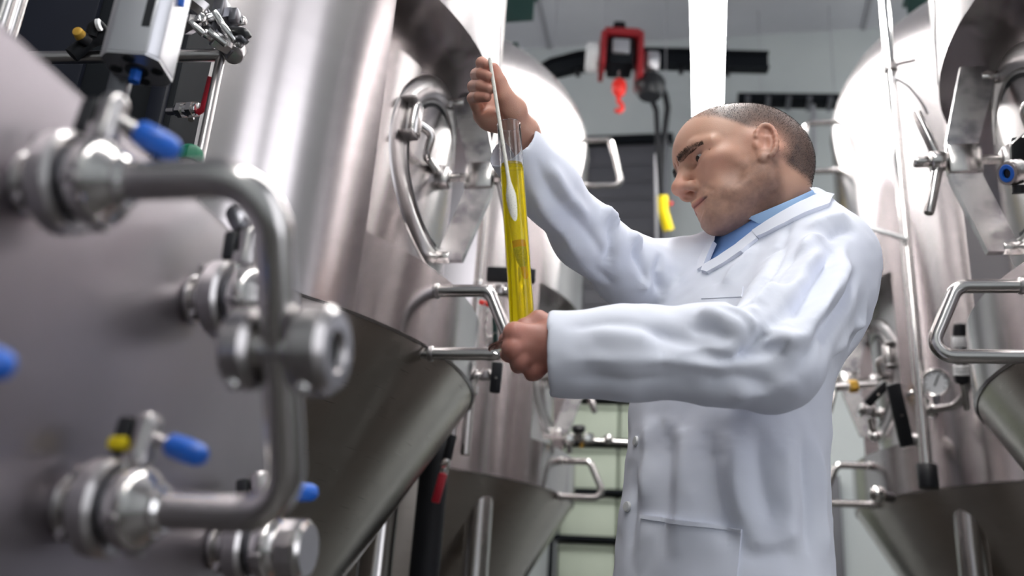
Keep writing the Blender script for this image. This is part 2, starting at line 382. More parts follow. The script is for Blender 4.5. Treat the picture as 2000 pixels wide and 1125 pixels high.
# ------------------------------------------------------------------ flow panel with swing bend in the left foreground
PX = -.40
fp = thing('flow_panel', 'grey steel flow plate with pipe ports filling the left foreground', 'panel', (PX-.03, .52, 0))
MB().box((PX-.002, .52, .99), (.004, .636, .60), bev=.0015).build('plate', 'steel_plate', fp)
MB().box((PX-.018, .52, 1.288), (.036, .636, .004), bev=.001).build('top_fold', 'steel_plate', fp)
MB().box((PX-.018, .836, .99), (.036, .004, .60), bev=.001).build('end_fold', 'steel_plate', fp)
for y in (.26, .80):
    MB().box((PX-.03, y, .645), (.04, .04, 1.29), bev=.004).build('post', 'steel_satin', fp)
PORTS = {1: (.444, 1.212), 2: (.549, 1.035), 3: (.645, 1.212), 4: (.750, 1.032), 0: (.344, 1.035)}
def valve(y, z, label, up=(0, 0, 1), lever=None, tagcol=None, length=.064, grip='blue_plastic', cap=False):
    v = thing('butterfly_valve', label, 'valve', (PX, y, z), 'butterfly valves on the flow plate')
    ax = (1, 0, 0); c = lambda dx, dy=0, dz=0: (PX+dx, y+dy, z+dz)
    MB().cyl(c(0), c(.022), .0145, n=28, bev=.001).build('pipe_stub', 'steel', v)
    MB().ring(c(0), ax, .012, .020, .003, 28, .001).build('weld_collar', 'steel_satin', v)
    fa = MB().ring(c(.017), ax, .014, .0315, .017, 40, .003).build('flange', 'steel_satin', v)
    for a in (45, 135, 225, 315):
        dy, dz = .0265*cos(radians(a)), .0265*sin(radians(a))
        MB().cyl(c(.012, dy, dz), c(.016, dy, dz), .005, n=6).build('bolt', 'steel', fa)
    MB().ring(c(.034), ax, .012, .023, .006, 32, .001).build('disc_body', 'steel_dark', v)
    fb = MB().lathe([(.012, .040), (.0245, .040), (.0265, .043), (.0265, .052), (.024, .056), (.018, .062), (.0165, length), (.012, length)], c(0), ax, 36, closed=True).build('union_nut', 'steel', v)
    for a in (20, 110, 200, 290):
        dy, dz = .027*cos(radians(a)), .027*sin(radians(a))
        MB().box(c(.047, dy, dz), (.010, .006, .006), Y=(0, cos(radians(a)), sin(radians(a))), Z=(0, -sin(radians(a)), cos(radians(a))), bev=.0015).build('nut_lug', 'steel_satin', fb)
    u = nrm(up); s0 = np.array(c(.034))
    MB().cyl(s0+u*.020, s0+u*.040, .007, n=18).build('stem', 'steel', v)
    X, Yv, _ = frame(u, (1, 0, 0))
    MB().box(s0+u*.047-X*.008, (.012, .014, .026), X=X, Y=Yv, Z=u, bev=.003).build('notch_plate', 'black_plastic', v)
    MB().lathe([(.0005, 0), (.0085, 0), (.0095, .004), (.0078, .014), (.0085, .026), (.0085, .030), (.007, .033), (.0005, .034)], s0+u*.029+X*.006, u, 24).build('lever_hub', 'steel_satin', v)
    if tagcol: MB().box(s0+u*.040-X*.0065-Yv*.009, (.014, .006, .009), X=X, Y=Yv, Z=u, bev=.003).build('index_tag', tagcol, v)
    if lever is not None:
        d = nrm(lever); p0 = s0+u*.048+X*.008
        lv = MB().cyl(p0, p0+d*.030, .0042, n=14).build('lever_rod', 'steel', v)
        MB().lathe([(.0005, 0), (.0065, 0), (.0078, .002), (.0082, .014), (.0075, .024), (.005, .028), (.0005, .0293)], p0+d*.018, d, 20).build('lever_grip', grip, lv)
    if cap:
        MB().lathe([(.0005, .082), (.021, .082), (.0245, .079), (.0255, .075), (.0255, .062), (.022, .060), (.0005, .060)], c(0), ax, 12).build('end_cap', 'steel', v, 25)
    return v
valve(*PORTS[1], 'upper left valve behind the start of the bent pipe, grey hub and blue lever', (0, .10, 1), (.75, .25, -.35))
valve(*PORTS[2], 'lower valve with yellow tag and blue lever where the bent pipe returns', (0, .12, 1), (.85, -.05, -.25), 'yellow_plastic')
valve(*PORTS[3], 'valve half hidden behind the vertical run of the bent pipe, lever leaning up', (-.06, .05, 1), (-.55, .15, .75), None, grip='steel_dark')
valve(*PORTS[4], 'capped valve at the bottom of the picture with a blue grip behind the pipe', (-.25, .1, 1), (.9, .3, .02), None, cap=True)
valve(*PORTS[0], 'valve at the left edge of the picture showing only its blue grip', (.1, 0, 1), (.75, .66, -.12))
# swing bend: two legs from port 1 and port 2 joined by an upright run with a cross fitting
y1, z1 = PORTS[1]; y2, z2 = PORTS[2]
ub = thing('swing_bend', 'thick polished bent pipe linking two ports of the flow plate', 'pipe', (PX+.06, (y1+y2)/2, z2))
XV = -.243
MB().tube([(PX+.060, y1, z1), (XV, y1, z1), (XV-.006, y2, z2), (PX+.060, y2, z2)], .0118, 26, bend=.034, seg=12).build('pipe', 'steel', ub)
for y, z in ((y1, z1), (y2, z2)):
    MB().ring((PX+.062, y, z), (1, 0, 0), .011, .0150, .007, 28, .002).build('ferrule', 'steel_polished', ub)
tm = (np.array((XV-.002, y1, z1))*.5 + np.array((XV-.004, y2, z2))*.5) + np.array([.0, 0, 0.001])
cf = MB().cyl(tm-(.03, 0, 0), tm+(.03, 0, 0), .0125, n=24).build('cross_fitting', 'steel', ub)
for s_, r_ in ((-1, .0245), (1, .0265)):
    prof = [(.007, .012), (.016, .012), (r_-.002, .0145), (r_, .017), (r_, .032), (r_-.004, .0365), (.013, .0365), (.0115, .035), (.009, .030), (.0005, .030)] if s_ > 0 else \
           [(.007, .012), (r_-.004, .012), (r_, .015), (r_, .027), (r_-.003, .030), (.0005, .030)]
    n_ = MB().lathe(prof, tm, (s_, 0, 0), 32).build('union_nut', 'steel_satin', ub)
    if s_ > 0: MB().lathe([(.0005, .0306), (.0095, .0306), (.0098, .033)], tm, (1, 0, 0), 24).build('sight_glass', 'black_plastic', n_)
    for a in (70, 250):
        d = np.array((0, cos(radians(a)), sin(radians(a))))
        MB().sphere(tm+np.array([s_*.022, 0, 0])+d*r_, .0045, 10, 7).build('nut_lug', 'steel_polished', n_)

# ------------------------------------------------------------------ dark cabinet, rail and pneumatic gear behind the panel
A = at
cab_c = (A(215, 60, 1.30)+A(215, 400, 1.16))/2
Xc = nrm(A(340, 120, 1.28)-A(60, 120, 1.28)); Xc[2] = 0; Xc = nrm(Xc); Yc = np.array([-Xc[1], Xc[0], 0])
c0 = A(372, 60, 1.36); wid = .40; o_ = c0 - Xc*wid; o_[2] = 0
cb = thing('control_cabinet', 'black control cabinet in shadow between the flow plate and the big tank', 'cabinet', tuple(o_+Xc*wid/2+Yc*.05))
mid = o_+Xc*wid/2+Yc*.05
MB().box((mid[0], mid[1], 1.18), (wid, .10, 2.16), X=Xc, Y=Yc, bev=.006).build('body', 'black_paint', cb)
MB().box((mid[0]-Yc[0]*.056+Xc[0]*-.06, mid[1]-Yc[1]*.056+Xc[1]*-.06, 1.20), (.25, .012, 2.0), X=Xc, Y=Yc, bev=.004).build('door', 'navy_paint', cb)
for s_ in (-.41, .47):
    p = mid + Xc*wid*s_*.96 - Yc*.058
    MB().box((p[0], p[1], 1.18), (.022, .016, 2.16), X=Xc, Y=Yc, bev=.003).build('edge_post', 'navy_paint', cb)
for s_ in (-.42, .42):
    p = mid + Xc*wid*s_
    MB().box((p[0], p[1], .05), (.05, .08, .1), X=Xc, Y=Yc, bev=.004).build('foot', 'black_paint', cb)
def seg(name, label, cat, px0, d0, px1, d1, r, m, n=18, group=None):
    a, b = A(*px0, d0), A(*px1, d1); t = thing(name, label, cat, tuple((a+b)/2), group)
    return t, a, b
# rail frame carrying the fittings
rf = thing('rail_frame', 'thin steel tube frame with a cross rail in front of the black cabinet', 'frame', tuple(A(395, 310, 1.17)*[1, 1, 0]))
pk = A(432, 108, 1.22); pl_ = A(60, 113, 1.22)
MB().tube([pl_, pk], .0085, 16).build('cross_rail', 'steel_satin', rf)
pt = pk.copy(); pt[2] += .012; pb = pk.copy(); pb[2] = 0
MB().cyl(pb, pt, .0062, n=16, bev=.001).build('upright', 'steel_satin', rf)
pb2 = pl_.copy(); pb2[2] = 0; MB().cyl(pb2, pl_+(0, 0, .004), .0062, n=16).build('upright', 'steel_satin', rf)
# pneumatic actuator
a0, a1 = A(268, 133, .95), A(315, -60, .99); d_ = nrm(a1-a0); L = np.linalg.norm(a1-a0)
X, Yv, Z = frame(d_, AX[0])
pa = thing('pneumatic_actuator', 'grey aluminium air cylinder with slotted side and blue fitting underneath', 'actuator', tuple(a0))
def octo(r, ch): return [(r, -ch), (r, ch), (ch, r), (-ch, r), (-r, ch), (-r, -ch), (-ch, -r), (ch, -r)]
MB().prism(octo(.030, .020), a0, X, Yv, L).build('barrel', 'aluminium', pa, 20, bevel=.002)
ec = MB().prism(octo(.0295, .0195), a0-d_*.002, X, Yv, .002).build('end_plate', 'aluminium', pa, 20)
for sx, sy in ((1, 0), (-1, 0), (0, 1), (0, -1)):
    MB().cyl(a0-d_*.0035+X*.021*sx+Yv*.021*sy, a0-d_*.001+X*.021*sx+Yv*.021*sy, .006, n=16).build('end_hole', 'black_plastic', ec)
MB().cyl(a0-d_*.004, a0-d_*.001, .0115, n=24).build('rod_seal', 'black_plastic', ec)
MB().cyl(a0-d_*.016, a0-d_*.003, .006, n=6).build('air_fitting', 'blue_plastic', pa)
for k in (-1,):
    q = a0 + d_*.035 + X*.0135 - Yv*.0302
    MB().box(q+d_*.05, (.008, .002, .11), X=X, Y=Yv, Z=d_).build('slot', 'black_plastic', pa, 0)
MB().cyl(A(352, 12, .97), A(354, -6, .97), .004, n=12).build('push_fitting', 'blue_plastic', pa)
# actuator hanger down to the cross rail
MB().box((A(238, 150, .97)+pl_*0), (.020, .014, .05), X=X, Y=Yv, Z=d_, bev=.002).build('bracket', 'steel_dark', pa)
# cluster of clamped fittings on the upright
cl = thing('clamp_cluster', 'cluster of shiny clamps and small fittings on top of the tube frame', 'fitting', tuple(A(425, 95, 1.22)))
random.seed(3)
spine = [A(455, 108, 1.22), A(420, 70, 1.22), A(385, 20, 1.22), A(365, -30, 1.22)]
MB().tube(spine, .010, 16, bend=.02).build('manifold', 'steel_dark', cl)
for i, (px, py) in enumerate([(432, 84), (415, 62), (400, 36), (386, 10), (436, 30), (448, 50), (372, 48)]):
    c = A(px, py, 1.20+.02*(i % 3)); dirv = nrm(AX[0]*random.uniform(-1, 1)+AX[1]*random.uniform(-.6, 1)-AX[2]*.5)
    n_ = MB().cyl(c-dirv*.012, c+dirv*.012, .011, n=6, bev=.002).build('hex_nut', 'steel_dark' if i % 3 else 'steel_satin', cl, 25)
    MB().cyl(c+dirv*.012, c+dirv*.026, .006, n=14, bev=.001).build('stud', 'steel_polished', n_)
for i, (q0, q1) in enumerate([((408, 60), (442, 88)), ((372, 42), (398, 68)), ((418, 22), (434, 48)), ((428, 40), (458, 80))]):
    MB().cyl(A(*q0, 1.18), A(*q1, 1.18), .0042, n=12, bev=.001).build('clamp_bolt', 'steel_polished', cl)
MB().tube([A(452, 60, 1.19), A(478, 62, 1.18), A(484, 74, 1.18)], .0055, 12, bend=.01).build('wing_lever', 'black_plastic', cl)
MB().tube([A(455, 78, 1.19), A(472, 72, 1.18), A(481, 84, 1.18)], .0045, 12, bend=.01).build('wing_lever', 'steel_dark', cl)
MB().sphere(A(468, 86, 1.19), .006, 12, 8).build('knob', 'steel_polished', cl)
MB().cyl(A(455, 108, 1.215), A(462, 96, 1.235), .013, n=20, bev=.002).build('pipe_clamp', 'steel_satin', cl)
MB().box(A(432, 22, 1.22), (.016, .02, .03), bev=.003).box(A(458, 32, 1.22), (.012, .014, .02), bev=.003).build('coil_block', 'steel_dark', cl)
# ball valve with a red lever
rv = thing('ball_valve', 'small steel ball valve with an upright red lever beside the tube frame', 'valve', tuple(A(372, 215, 1.26)))
va, vb = A(346, 216, 1.27), A(388, 213, 1.25)
MB().cyl(va, vb, .0085, n=18, bev=.001).build('body', 'steel_polished', rv)
MB().cyl(va+(vb-va)*.15, va+(vb-va)*.35, .0115, n=6).build('hex_end', 'steel', rv, 25)
MB().cyl(va+(vb-va)*.62, va+(vb-va)*.85, .0115, n=6).build('hex_end', 'steel', rv, 25)
MB().cyl(A(374, 226, 1.255), A(373, 234, 1.25), .004, n=12).build('packing_nut', 'steel', rv)
MB().tube([A(386, 220, 1.245), A(396, 214, 1.243), A(412, 150, 1.235)], .0042, 14, bend=.008, radii=None).build('lever', 'red_plastic', rv)
va2 = A(330, 217, 1.28); MB().cyl(va2, va, .006, n=14).build('tail_pipe', 'steel', rv)
# green cap on a short pipe, yellow capped gland and cable on the cabinet
gc = thing('capped_pipe', 'short upright pipe with a green plastic cap just above the bent pipe', 'pipe', tuple(A(369, 330, 1.10)*[1, 1, 0]))
g0 = A(369, 318, 1.10); gb = g0.copy(); gb[2] = 0
MB().cyl(gb, g0, .011, n=18).build('pipe', 'steel_satin', gc)
MB().lathe([(.0005, .020), (.010, .020), (.014, .016), (.0155, .010), (.0155, 0), (.0005, 0)], g0, (0, 0, 1), 10).build('cap', 'green_plastic', gc, 30)
yg = thing('cable_gland', 'black cable plug with a yellow cap in front of the dark cabinet', 'plug', tuple(A(160, 75, 1.2)))
MB().cyl(A(172, 82, 1.2), A(156, 70, 1.19), .0085, n=16, bev=.001).build('body', 'black_plastic', yg)
MB().cyl(A(160, 73, 1.193), A(150, 60, 1.18), .0078, .0066, n=16, bev=.002).build('cap', 'brass_cap', yg)
MB().tube([A(205, 62, 1.22), A(192, 48, 1.2), A(182, 50, 1.2), A(178, 70, 1.2)], .007, 12, bend=.012).build('cable', 'rubber', yg)
MB().tube([A(140, 108, 1.2), A(175, 78, 1.21), A(215, 68, 1.22)], .010, 12, bend=.02).build('hose', 'rubber', yg)
MB().cyl(A(196, 48, 1.195), A(190, 49, 1.195), .0078, n=14).build('ring', 'white_plastic', yg)
# plain steel pipe pair rising at the far left corner
for i, (q0, q1, dd, r) in enumerate([((-8, 300), (22, -20), 1.02, .010), ((8, 300), (42, -20), 1.08, .010)]):
    p = A(*q1, dd); b = p.copy(); b[2] = 0
    t = thing('riser_pipe', ['pale steel riser pipe in the top left corner, outermost', 'pale steel riser pipe in the top left corner next to the black cabinet'][i], 'pipe', tuple(b), 'riser pipes')
    MB().cyl(b, p+(0, 0, .4), r, n=18).build('pipe', 'steel', t)
    MB().ring(p-(0, 0, .35), (0, 0, 1), r-.001, r+.004, .02, 18, .002).build('coupling', 'steel_satin', t)
# ------------------------------------------------------------------ implicit-surface sculpting (smooth unions, meshed by surface nets)
class SDF:
    def __init__(s, lo, hi, h):
        s.lo = np.asarray(lo, float); s.h = h
        s.n = np.ceil((np.asarray(hi, float)-s.lo)/h).astype(int)+1
        s.ax = [(s.lo[i]+h*np.arange(s.n[i])).astype(np.float32) for i in range(3)]
        s.F = np.full(s.n, 1.0, np.float32)
    def blk(s, lo, hi, m):
        a = np.clip(np.floor((np.asarray(lo)-m-s.lo)/s.h).astype(int), 0, s.n-1)
        b = np.clip(np.ceil((np.asarray(hi)+m-s.lo)/s.h).astype(int)+1, 1, s.n)
        sl = tuple(slice(a[i], max(a[i]+1, b[i])) for i in range(3))
        return sl, s.ax[0][sl[0]][:, None, None], s.ax[1][sl[1]][None, :, None], s.ax[2][sl[2]][None, None, :]
    def op(s, sl, d, k, sub):
        f = s.F[sl]
        if sub:
            h = np.clip(.5-.5*(f+d)/k, 0, 1); s.F[sl] = f*(1-h) - d*h + k*h*(1-h)
        else:
            h = np.clip(.5+.5*(f-d)/k, 0, 1); s.F[sl] = f*(1-h) + d*h - k*h*(1-h)
    def cap(s, a, b, ra, rb=None, k=.006, sub=False):
        rb = ra if rb is None else rb; a = np.asarray(a, float); b = np.asarray(b, float); r = max(ra, rb)
        sl, X, Y, Z = s.blk(np.minimum(a, b)-r, np.maximum(a, b)+r, k+3*s.h+.006)
        ab = b-a; L = float(ab @ ab)+1e-12
        t = np.clip(((X-a[0])*ab[0]+(Y-a[1])*ab[1]+(Z-a[2])*ab[2])/L, 0, 1)
        d = np.sqrt((X-a[0]-t*ab[0])**2+(Y-a[1]-t*ab[1])**2+(Z-a[2]-t*ab[2])**2)-(ra+t*(rb-ra))
        s.op(sl, d, k, sub); return s
    def ell(s, c, r, k=.006, sub=False, rot=None):
        c = np.asarray(c, float); r = np.asarray(r, float); m = float(max(r))
        sl, X, Y, Z = s.blk(c-m, c+m, k+3*s.h+.006)
        x, y, z = X-c[0], Y-c[1], Z-c[2]
        if rot is not None:
            x, y, z = (rot[0][0]*x+rot[0][1]*y+rot[0][2]*z, rot[1][0]*x+rot[1][1]*y+rot[1][2]*z, rot[2][0]*x+rot[2][1]*y+rot[2][2]*z)
        k0 = np.sqrt((x/r[0])**2+(y/r[1])**2+(z/r[2])**2); k1 = np.sqrt((x/r[0]**2)**2+(y/r[1]**2)**2+(z/r[2]**2)**2)+1e-9
        s.op(sl, k0*(k0-1)/k1, k, sub); return s
    def chain(s, pts, radii, k=.006, sub=False):
        for i in range(len(pts)-1): s.cap(pts[i], pts[i+1], radii[i], radii[i+1], k, sub)
        return s
    def mesh(s):
        F = s.F; S = F < 0; nx, ny, nz = F.shape
        cs = np.zeros((nx-1, ny-1, nz-1), np.int8)
        for dx in (0, 1):
            for dy in (0, 1):
                for dz in (0, 1): cs += S[dx:nx-1+dx, dy:ny-1+dy, dz:nz-1+dz]
        act = (cs > 0) & (cs < 8); I = np.argwhere(act); N = len(I)
        idx = np.full(act.shape, -1, np.int32); idx[act] = np.arange(N)
        corner = [(dx, dy, dz) for dx in (0, 1) for dy in (0, 1) for dz in (0, 1)]
        V = np.stack([F[I[:, 0]+c[0], I[:, 1]+c[1], I[:, 2]+c[2]] for c in corner], 1)
        P = np.zeros((N, 3)); C = np.zeros(N)
        for i, a in enumerate(corner):
            for j in range(i+1, 8):
                b = corner[j]
                if sum(abs(a[q]-b[q]) for q in range(3)) != 1: continue
                va, vb = V[:, i], V[:, j]; m = (va < 0) != (vb < 0)
                t = np.where(m, va/np.where(m, va-vb, 1), 0)
                P[m] += (np.array(a)+(np.array(b)-np.array(a))*t[:, None])[m]; C[m] += 1
        P = s.lo + (I+P/np.maximum(C, 1)[:, None])*s.h
        Q = []
        for ax in range(3):
            o1, o2 = (ax+1) % 3, (ax+2) % 3
            sl0 = [slice(None)]*3; sl1 = [slice(None)]*3; sl0[ax] = slice(0, -1); sl1[ax] = slice(1, None)
            a, b = S[tuple(sl0)], S[tuple(sl1)]
            E = np.argwhere(a != b); fl = a[tuple(E.T)]
            ok = (E[:, o1] > 0) & (E[:, o2] > 0) & (E[:, o1] < F.shape[o1]-1) & (E[:, o2] < F.shape[o2]-1); E = E[ok]; fl = fl[ok]
            e1 = np.zeros(3, int); e1[o1] = 1; e2 = np.zeros(3, int); e2[o2] = 1
            g = lambda q: idx[tuple(q.T)]
            q = np.stack([g(E-e1-e2), g(E-e2), g(E), g(E-e1)], 1)
            q[~fl] = q[~fl][:, ::-1]; Q.append(q)
        Q = np.concatenate(Q); Q = Q[(Q >= 0).all(1)]
        return P, Q
def smooth_mesh(P, Q, it=2, lam=.5):
    e = np.concatenate([Q[:, [0, 1]], Q[:, [1, 2]], Q[:, [2, 3]], Q[:, [3, 0]]]); e = np.concatenate([e, e[:, ::-1]])
    for _ in range(it):
        A_ = np.zeros_like(P); n = np.zeros(len(P)); np.add.at(A_, e[:, 0], P[e[:, 1]]); np.add.at(n, e[:, 0], 1)
        P = P*(1-lam) + lam*A_/np.maximum(n, 1)[:, None]
    return P
def normals(P, Q):
    n = np.cross(P[Q[:, 2]]-P[Q[:, 0]], P[Q[:, 3]]-P[Q[:, 1]]); N = np.zeros_like(P)
    for i in range(4): np.add.at(N, Q[:, i], n)
    return N/(np.linalg.norm(N, axis=1)[:, None]+1e-12)
def np_mesh(name, P, Q, m, parent=None, cols=None, smooth=True):
    me = bpy.data.meshes.new(name)
    if parent is not None: P = P - base_of(parent)
    me.vertices.add(len(P)); me.vertices.foreach_set('co', np.asarray(P, np.float32).ravel())
    k = Q.shape[1]
    me.loops.add(Q.size); me.loops.foreach_set('vertex_index', Q.astype(np.int32).ravel())
    me.polygons.add(len(Q)); me.polygons.foreach_set('loop_start', np.arange(0, Q.size, k, dtype=np.int32))
    me.update(calc_edges=True); me.validate()
    if smooth: me.shade_smooth()
    if cols is not None:
        at_ = me.color_attributes.new('tone', 'FLOAT_COLOR', 'POINT')
        c4 = np.concatenate([cols, np.ones((len(cols), 1))], 1).astype(np.float32); at_.data.foreach_set('color', c4.ravel())
    me.materials.append(MAT[m]); o = bpy.data.objects.new(name, me); COL.objects.link(o)
    if parent is not None: o.parent = parent
    return o
def vnoise(P, scale, seed=0):           # cheap smooth value noise on points
    g = np.random.default_rng(seed).random((32, 32, 32)); q = P*scale; i = np.floor(q).astype(int); f = q-i; f = f*f*(3-2*f)
    r = 0
    for dx in (0, 1):
        for dy in (0, 1):
            for dz in (0, 1):
                w_ = (f[:, 0] if dx else 1-f[:, 0])*(f[:, 1] if dy else 1-f[:, 1])*(f[:, 2] if dz else 1-f[:, 2])
                r = r + w_*g[(i[:, 0]+dx) % 32, (i[:, 1]+dy) % 32, (i[:, 2]+dz) % 32]
    return r
def sstep(a, b, x): t = np.clip((x-a)/(b-a), 0, 1); return t*t*(3-2*t)
# ------------------------------------------------------------------ the man
def eul(y, p, r):
    cy, sy, cp, sp, cr, sr = cos(y), sin(y), cos(p), sin(p), cos(r), sin(r)
    return np.array([[cy, -sy, 0], [sy, cy, 0], [0, 0, 1]]) @ np.array([[cp, 0, sp], [0, 1, 0], [-sp, 0, cp]]) @ np.array([[1, 0, 0], [0, cr, -sr], [0, sr, cr]])
HR = eul(radians(196.2), radians(11.2), radians(14.7)); HO = np.array([.071, 1.372, 1.688])
h2w = lambda P: np.asarray(P, float) @ HR.T + HO
w2h = lambda P: (np.asarray(P, float)-HO) @ HR
FB = np.array([-.616, -.789, 0]); FB /= np.linalg.norm(FB); LB = np.array([.789, -.616, 0]); LB /= np.linalg.norm(LB)

# --- materials of the figure
def tone_mat(name, rough, sss=0.0, bsc=900, bst=.25, spec=.4):
    m, nt, b = mat(name, (.6, .4, .3), 0, rough)
    a = nt.nodes.new('ShaderNodeVertexColor'); a.layer_name = 'tone'
    tc = nt.nodes.new('ShaderNodeTexCoord'); n = nt.nodes.new('ShaderNodeTexNoise'); n.inputs['Scale'].default_value = 260; n.inputs['Detail'].default_value = 3
    mx = nt.nodes.new('ShaderNodeMix'); mx.data_type = 'RGBA'; mx.blend_type = 'OVERLAY'; mx.inputs[0].default_value = .25
    nt.links.new(tc.outputs['Object'], n.inputs[0]); nt.links.new(a.outputs[0], mx.inputs[6]); nt.links.new(n.outputs['Color'], mx.inputs[7])
    hs = nt.nodes.new('ShaderNodeHueSaturation'); hs.inputs['Saturation'].default_value = 1.0
    nt.links.new(a.outputs[0], hs.inputs['Color']); nt.links.new(hs.outputs[0], b.inputs['Base Color'])
    b.inputs['Subsurface Weight'].default_value = sss; b.inputs['Subsurface Radius'].default_value = (.012, .004, .002); b.inputs['Subsurface Scale'].default_value = .5
    b.inputs['Specular IOR Level'].default_value = spec
    bump(nt, b, bsc, bst, dist=.0012)
    return m
tone_mat('skin', .45, .15)
m_, nt_, b_ = mat('coat_cloth', (.79, .82, .93), 0, .85); noise_col(nt_, b_, (.77, .80, .915), (.82, .85, .945), 5, 3); b_.inputs['Sheen Weight'].default_value = .1
bump(nt_, b_, 1400, .12, dist=.0006, detail=1)
m_, nt_, b_ = mat('shirt_shaded', (.20, .36, .72), 0, .75); bump(nt_, b_, 1500, .15, dist=.0006, detail=1)  # same shirt, its shade under the collar leaf painted as darker blue
m_, nt_, b_ = mat('shirt_lit', (.36, .56, .86), 0, .75); bump(nt_, b_, 1500, .15, dist=.0006, detail=1)
mat('hair_dark', (.035, .026, .024), 0, .6)
mat('eye_white', (.55, .50, .48), 0, .15); mat('eye_iris', (.045, .035, .03), 0, .1)

# --- head and neck
h = SDF((-.135, -.105, -.215), (.15, .105, .155), .0015)
h.ell((-.010, 0, .048), (.102, .0765, .087), .01)
h.ell((-.045, 0, .015), (.062, .064, .065), .03)
h.ell((.036, 0, .050), (.071, .063, .072), .03)
h.ell((.045, 0, -.015), (.048, .052, .055), .02)
for s_ in (-1, 1):
    h.ell((.052, s_*.046, -.003), (.030, .020, .019), .022)
    h.cap((.004, s_*.053, -.045), (.072, s_*.014, -.076), .016, .013, .022)
    h.cap((-.002, s_*.062, .01), (.004, s_*.053, -.05), .016, .014, .025)
    h.ell((.035, s_*.040, -.045), (.035, .016, .03), .02)
h.ell((.040, 0, -.054), (.048, .042, .040), .02)
h.ell((.079, 0, -.078), (.018, .023, .015), .016)
h.ell((.070, 0, -.052), (.027, .033, .030), .016)
h.cap((.090, -.012, .037), (.090, .012, .037), .010, .010, .012)
for s_ in (-1, 1):
    h.cap((.091, s_*.012, .036), (.083, s_*.040, .036), .0098, .0090, .010)
    h.cap((.083, s_*.040, .036), (.066, s_*.058, .027), .0090, .008, .012)
    h.ell((.102, s_*.030, .0175), (.024, .020, .0115), .008, True)
    h.ell((.066, s_*.060, -.036), (.024, .010, .018), .020, True)     # hollow of the cheek
    h.ell((.0740, s_*.033, .0252), (.0162, .0195, .0076), .003)       # upper lid
    h.ell((.0735, s_*.033, .0100), (.0145, .0195, .0064), .004)      # lower lid
h.cap((.093, 0, .034), (.114, 0, -.006), .0085, .0105, .010)
h.ell((.1150, 0, -.013), (.0135, .0130, .0112), .009)
for s_ in (-1, 1):
    h.ell((.101, s_*.0125, -.0195), (.0135, .0085, .0092), .006)
    h.ell((.107, s_*.0075, -.0285), (.0075, .0042, .0055), .003, True)
    h.cap((.0955, s_*.0215, -.020), (.085, s_*.037, -.050), .0026, .0024, .006, True)
    h.cap((.0985, 0, -.0468), (.088, s_*.024, -.0545), .0062, .004, .004)
    h.cap((.0965, 0, -.0585), (.0865, s_*.022, -.0565), .0065, .004, .006)
    h.cap((.1055, 0, -.0522), (.090, s_*.027, -.0556), .0020, .0018, .0025, True)
    h.cap((.1055, s_*.006, .047), (.105, s_*.0045, .030), .0012, .0012, .004, True)  # frown lines
    h.cap((.080, s_*.046, .004), (.072, s_*.055, .012), .0010, .0010, .005, True)
h.ell((.1015, 0, -.0665), (.005, .014, .0034), .014, True)
# ears
ca, sa = cos(.33), sin(.33)
for s_ in (-1, 1):
    rot = np.array([[ca, -sa*s_, 0], [sa*s_, ca, 0], [0, 0, 1]])   # plate swung out at its back edge
    er = np.array([[cos(-.22), 0, -sin(-.22)], [0, 1, 0], [sin(-.22), 0, cos(-.22)]])
    L_ = lambda p: np.array((-.007, s_*.0790, -.003)) + rot.T @ (er.T @ np.array((p[0], p[1]*s_, p[2])))
    h.ell(L_((0, 0, 0)), (.0165, .0048, .033), .005, False, er @ rot)
    ring = [(.013*cos(a)*1.25, .0045, .0295*sin(a)) for a in np.linspace(-1.9+pi, -.9-.0, 12)]
    ring = [(.0150*cos(a), .0050, .031*sin(a)+.001) for a in np.linspace(.35, 4.5, 14)]
    h.chain([L_(p) for p in ring], [.0034]*14, .003)
    h.ell(L_((.002, .0085, -.001)), (.0085, .0072, .0135), .003, True, er @ rot)
    h.ell(L_((-.001, .0080, .0175)), (.0075, .0055, .0075), .003, True, er @ rot)
    h.ell(L_((.0055, .001, -.0285)), (.0085, .0045, .0085), .005, False, er @ rot)
    h.ell(L_((.0145, .002, -.004)), (.004, .004, .007), .004)
# neck down to the shirt, in head space
nb = w2h(at(1510, 418, 1.487)); n0 = np.array((-.030, 0, -.035))
h.cap(n0, nb, .056, .061, .022)
for s_ in (-1, 1):
    h.cap((-.028, s_*.058, -.012), nb+np.array([.03, s_*.02, -.0]), .015, .014, .02)
h.ell((.052, 0, -.084), (.035, .026, .012), .016)
hP, hQ = h.mesh(); hP = smooth_mesh(hP, hQ, 1, .4)
# skin tones painted by anatomy, and shade in the hollows
x, y, z = hP.T; ay = np.abs(y)
SK = np.array([.60, .345, .245]); cols = np.tile(SK, (len(hP), 1))
def mixc(mask, c): global cols; cols = cols*(1-mask[:, None]) + np.array(c)*mask[:, None]
g = lambda cx, cy, cz, r: np.exp(-(((x-cx)**2+(ay-cy)**2+(z-cz)**2)/r**2))
nz = vnoise(hP+1, 130, 1)*.6 + vnoise(hP+1, 320, 2)*.4
mixc(.55*g(.115, 0, -.012, .020), (.55, .20, .15)); mixc(.35*g(.065, .045, -.004, .028), (.58, .24, .18))
mixc(.55*g(-.012, .085, .003, .036), (.62, .27, .20)); mixc(.25*g(.09, .0, .085, .04), (.62, .33, .25))
mixc(.35*g(.085, .033, .017, .017), (.30, .15, .12))  # shade of the eye sockets put into the skin colour
stub = sstep(-.012, -.034, z + .0*x)*sstep(-.02, .0, x+.012)*sstep(-.135, -.112, z)
stub = np.maximum(stub*sstep(.02, .052, ay+(.0)-(z+.03)*0+.03), stub*.9*sstep(.125, .1, x)); stub *= 1-.75*g(.07, .042, -.030, .022)
stub *= (1 - np.clip(g(.1, .0, -.0525, .018)*1.2, 0, 1))
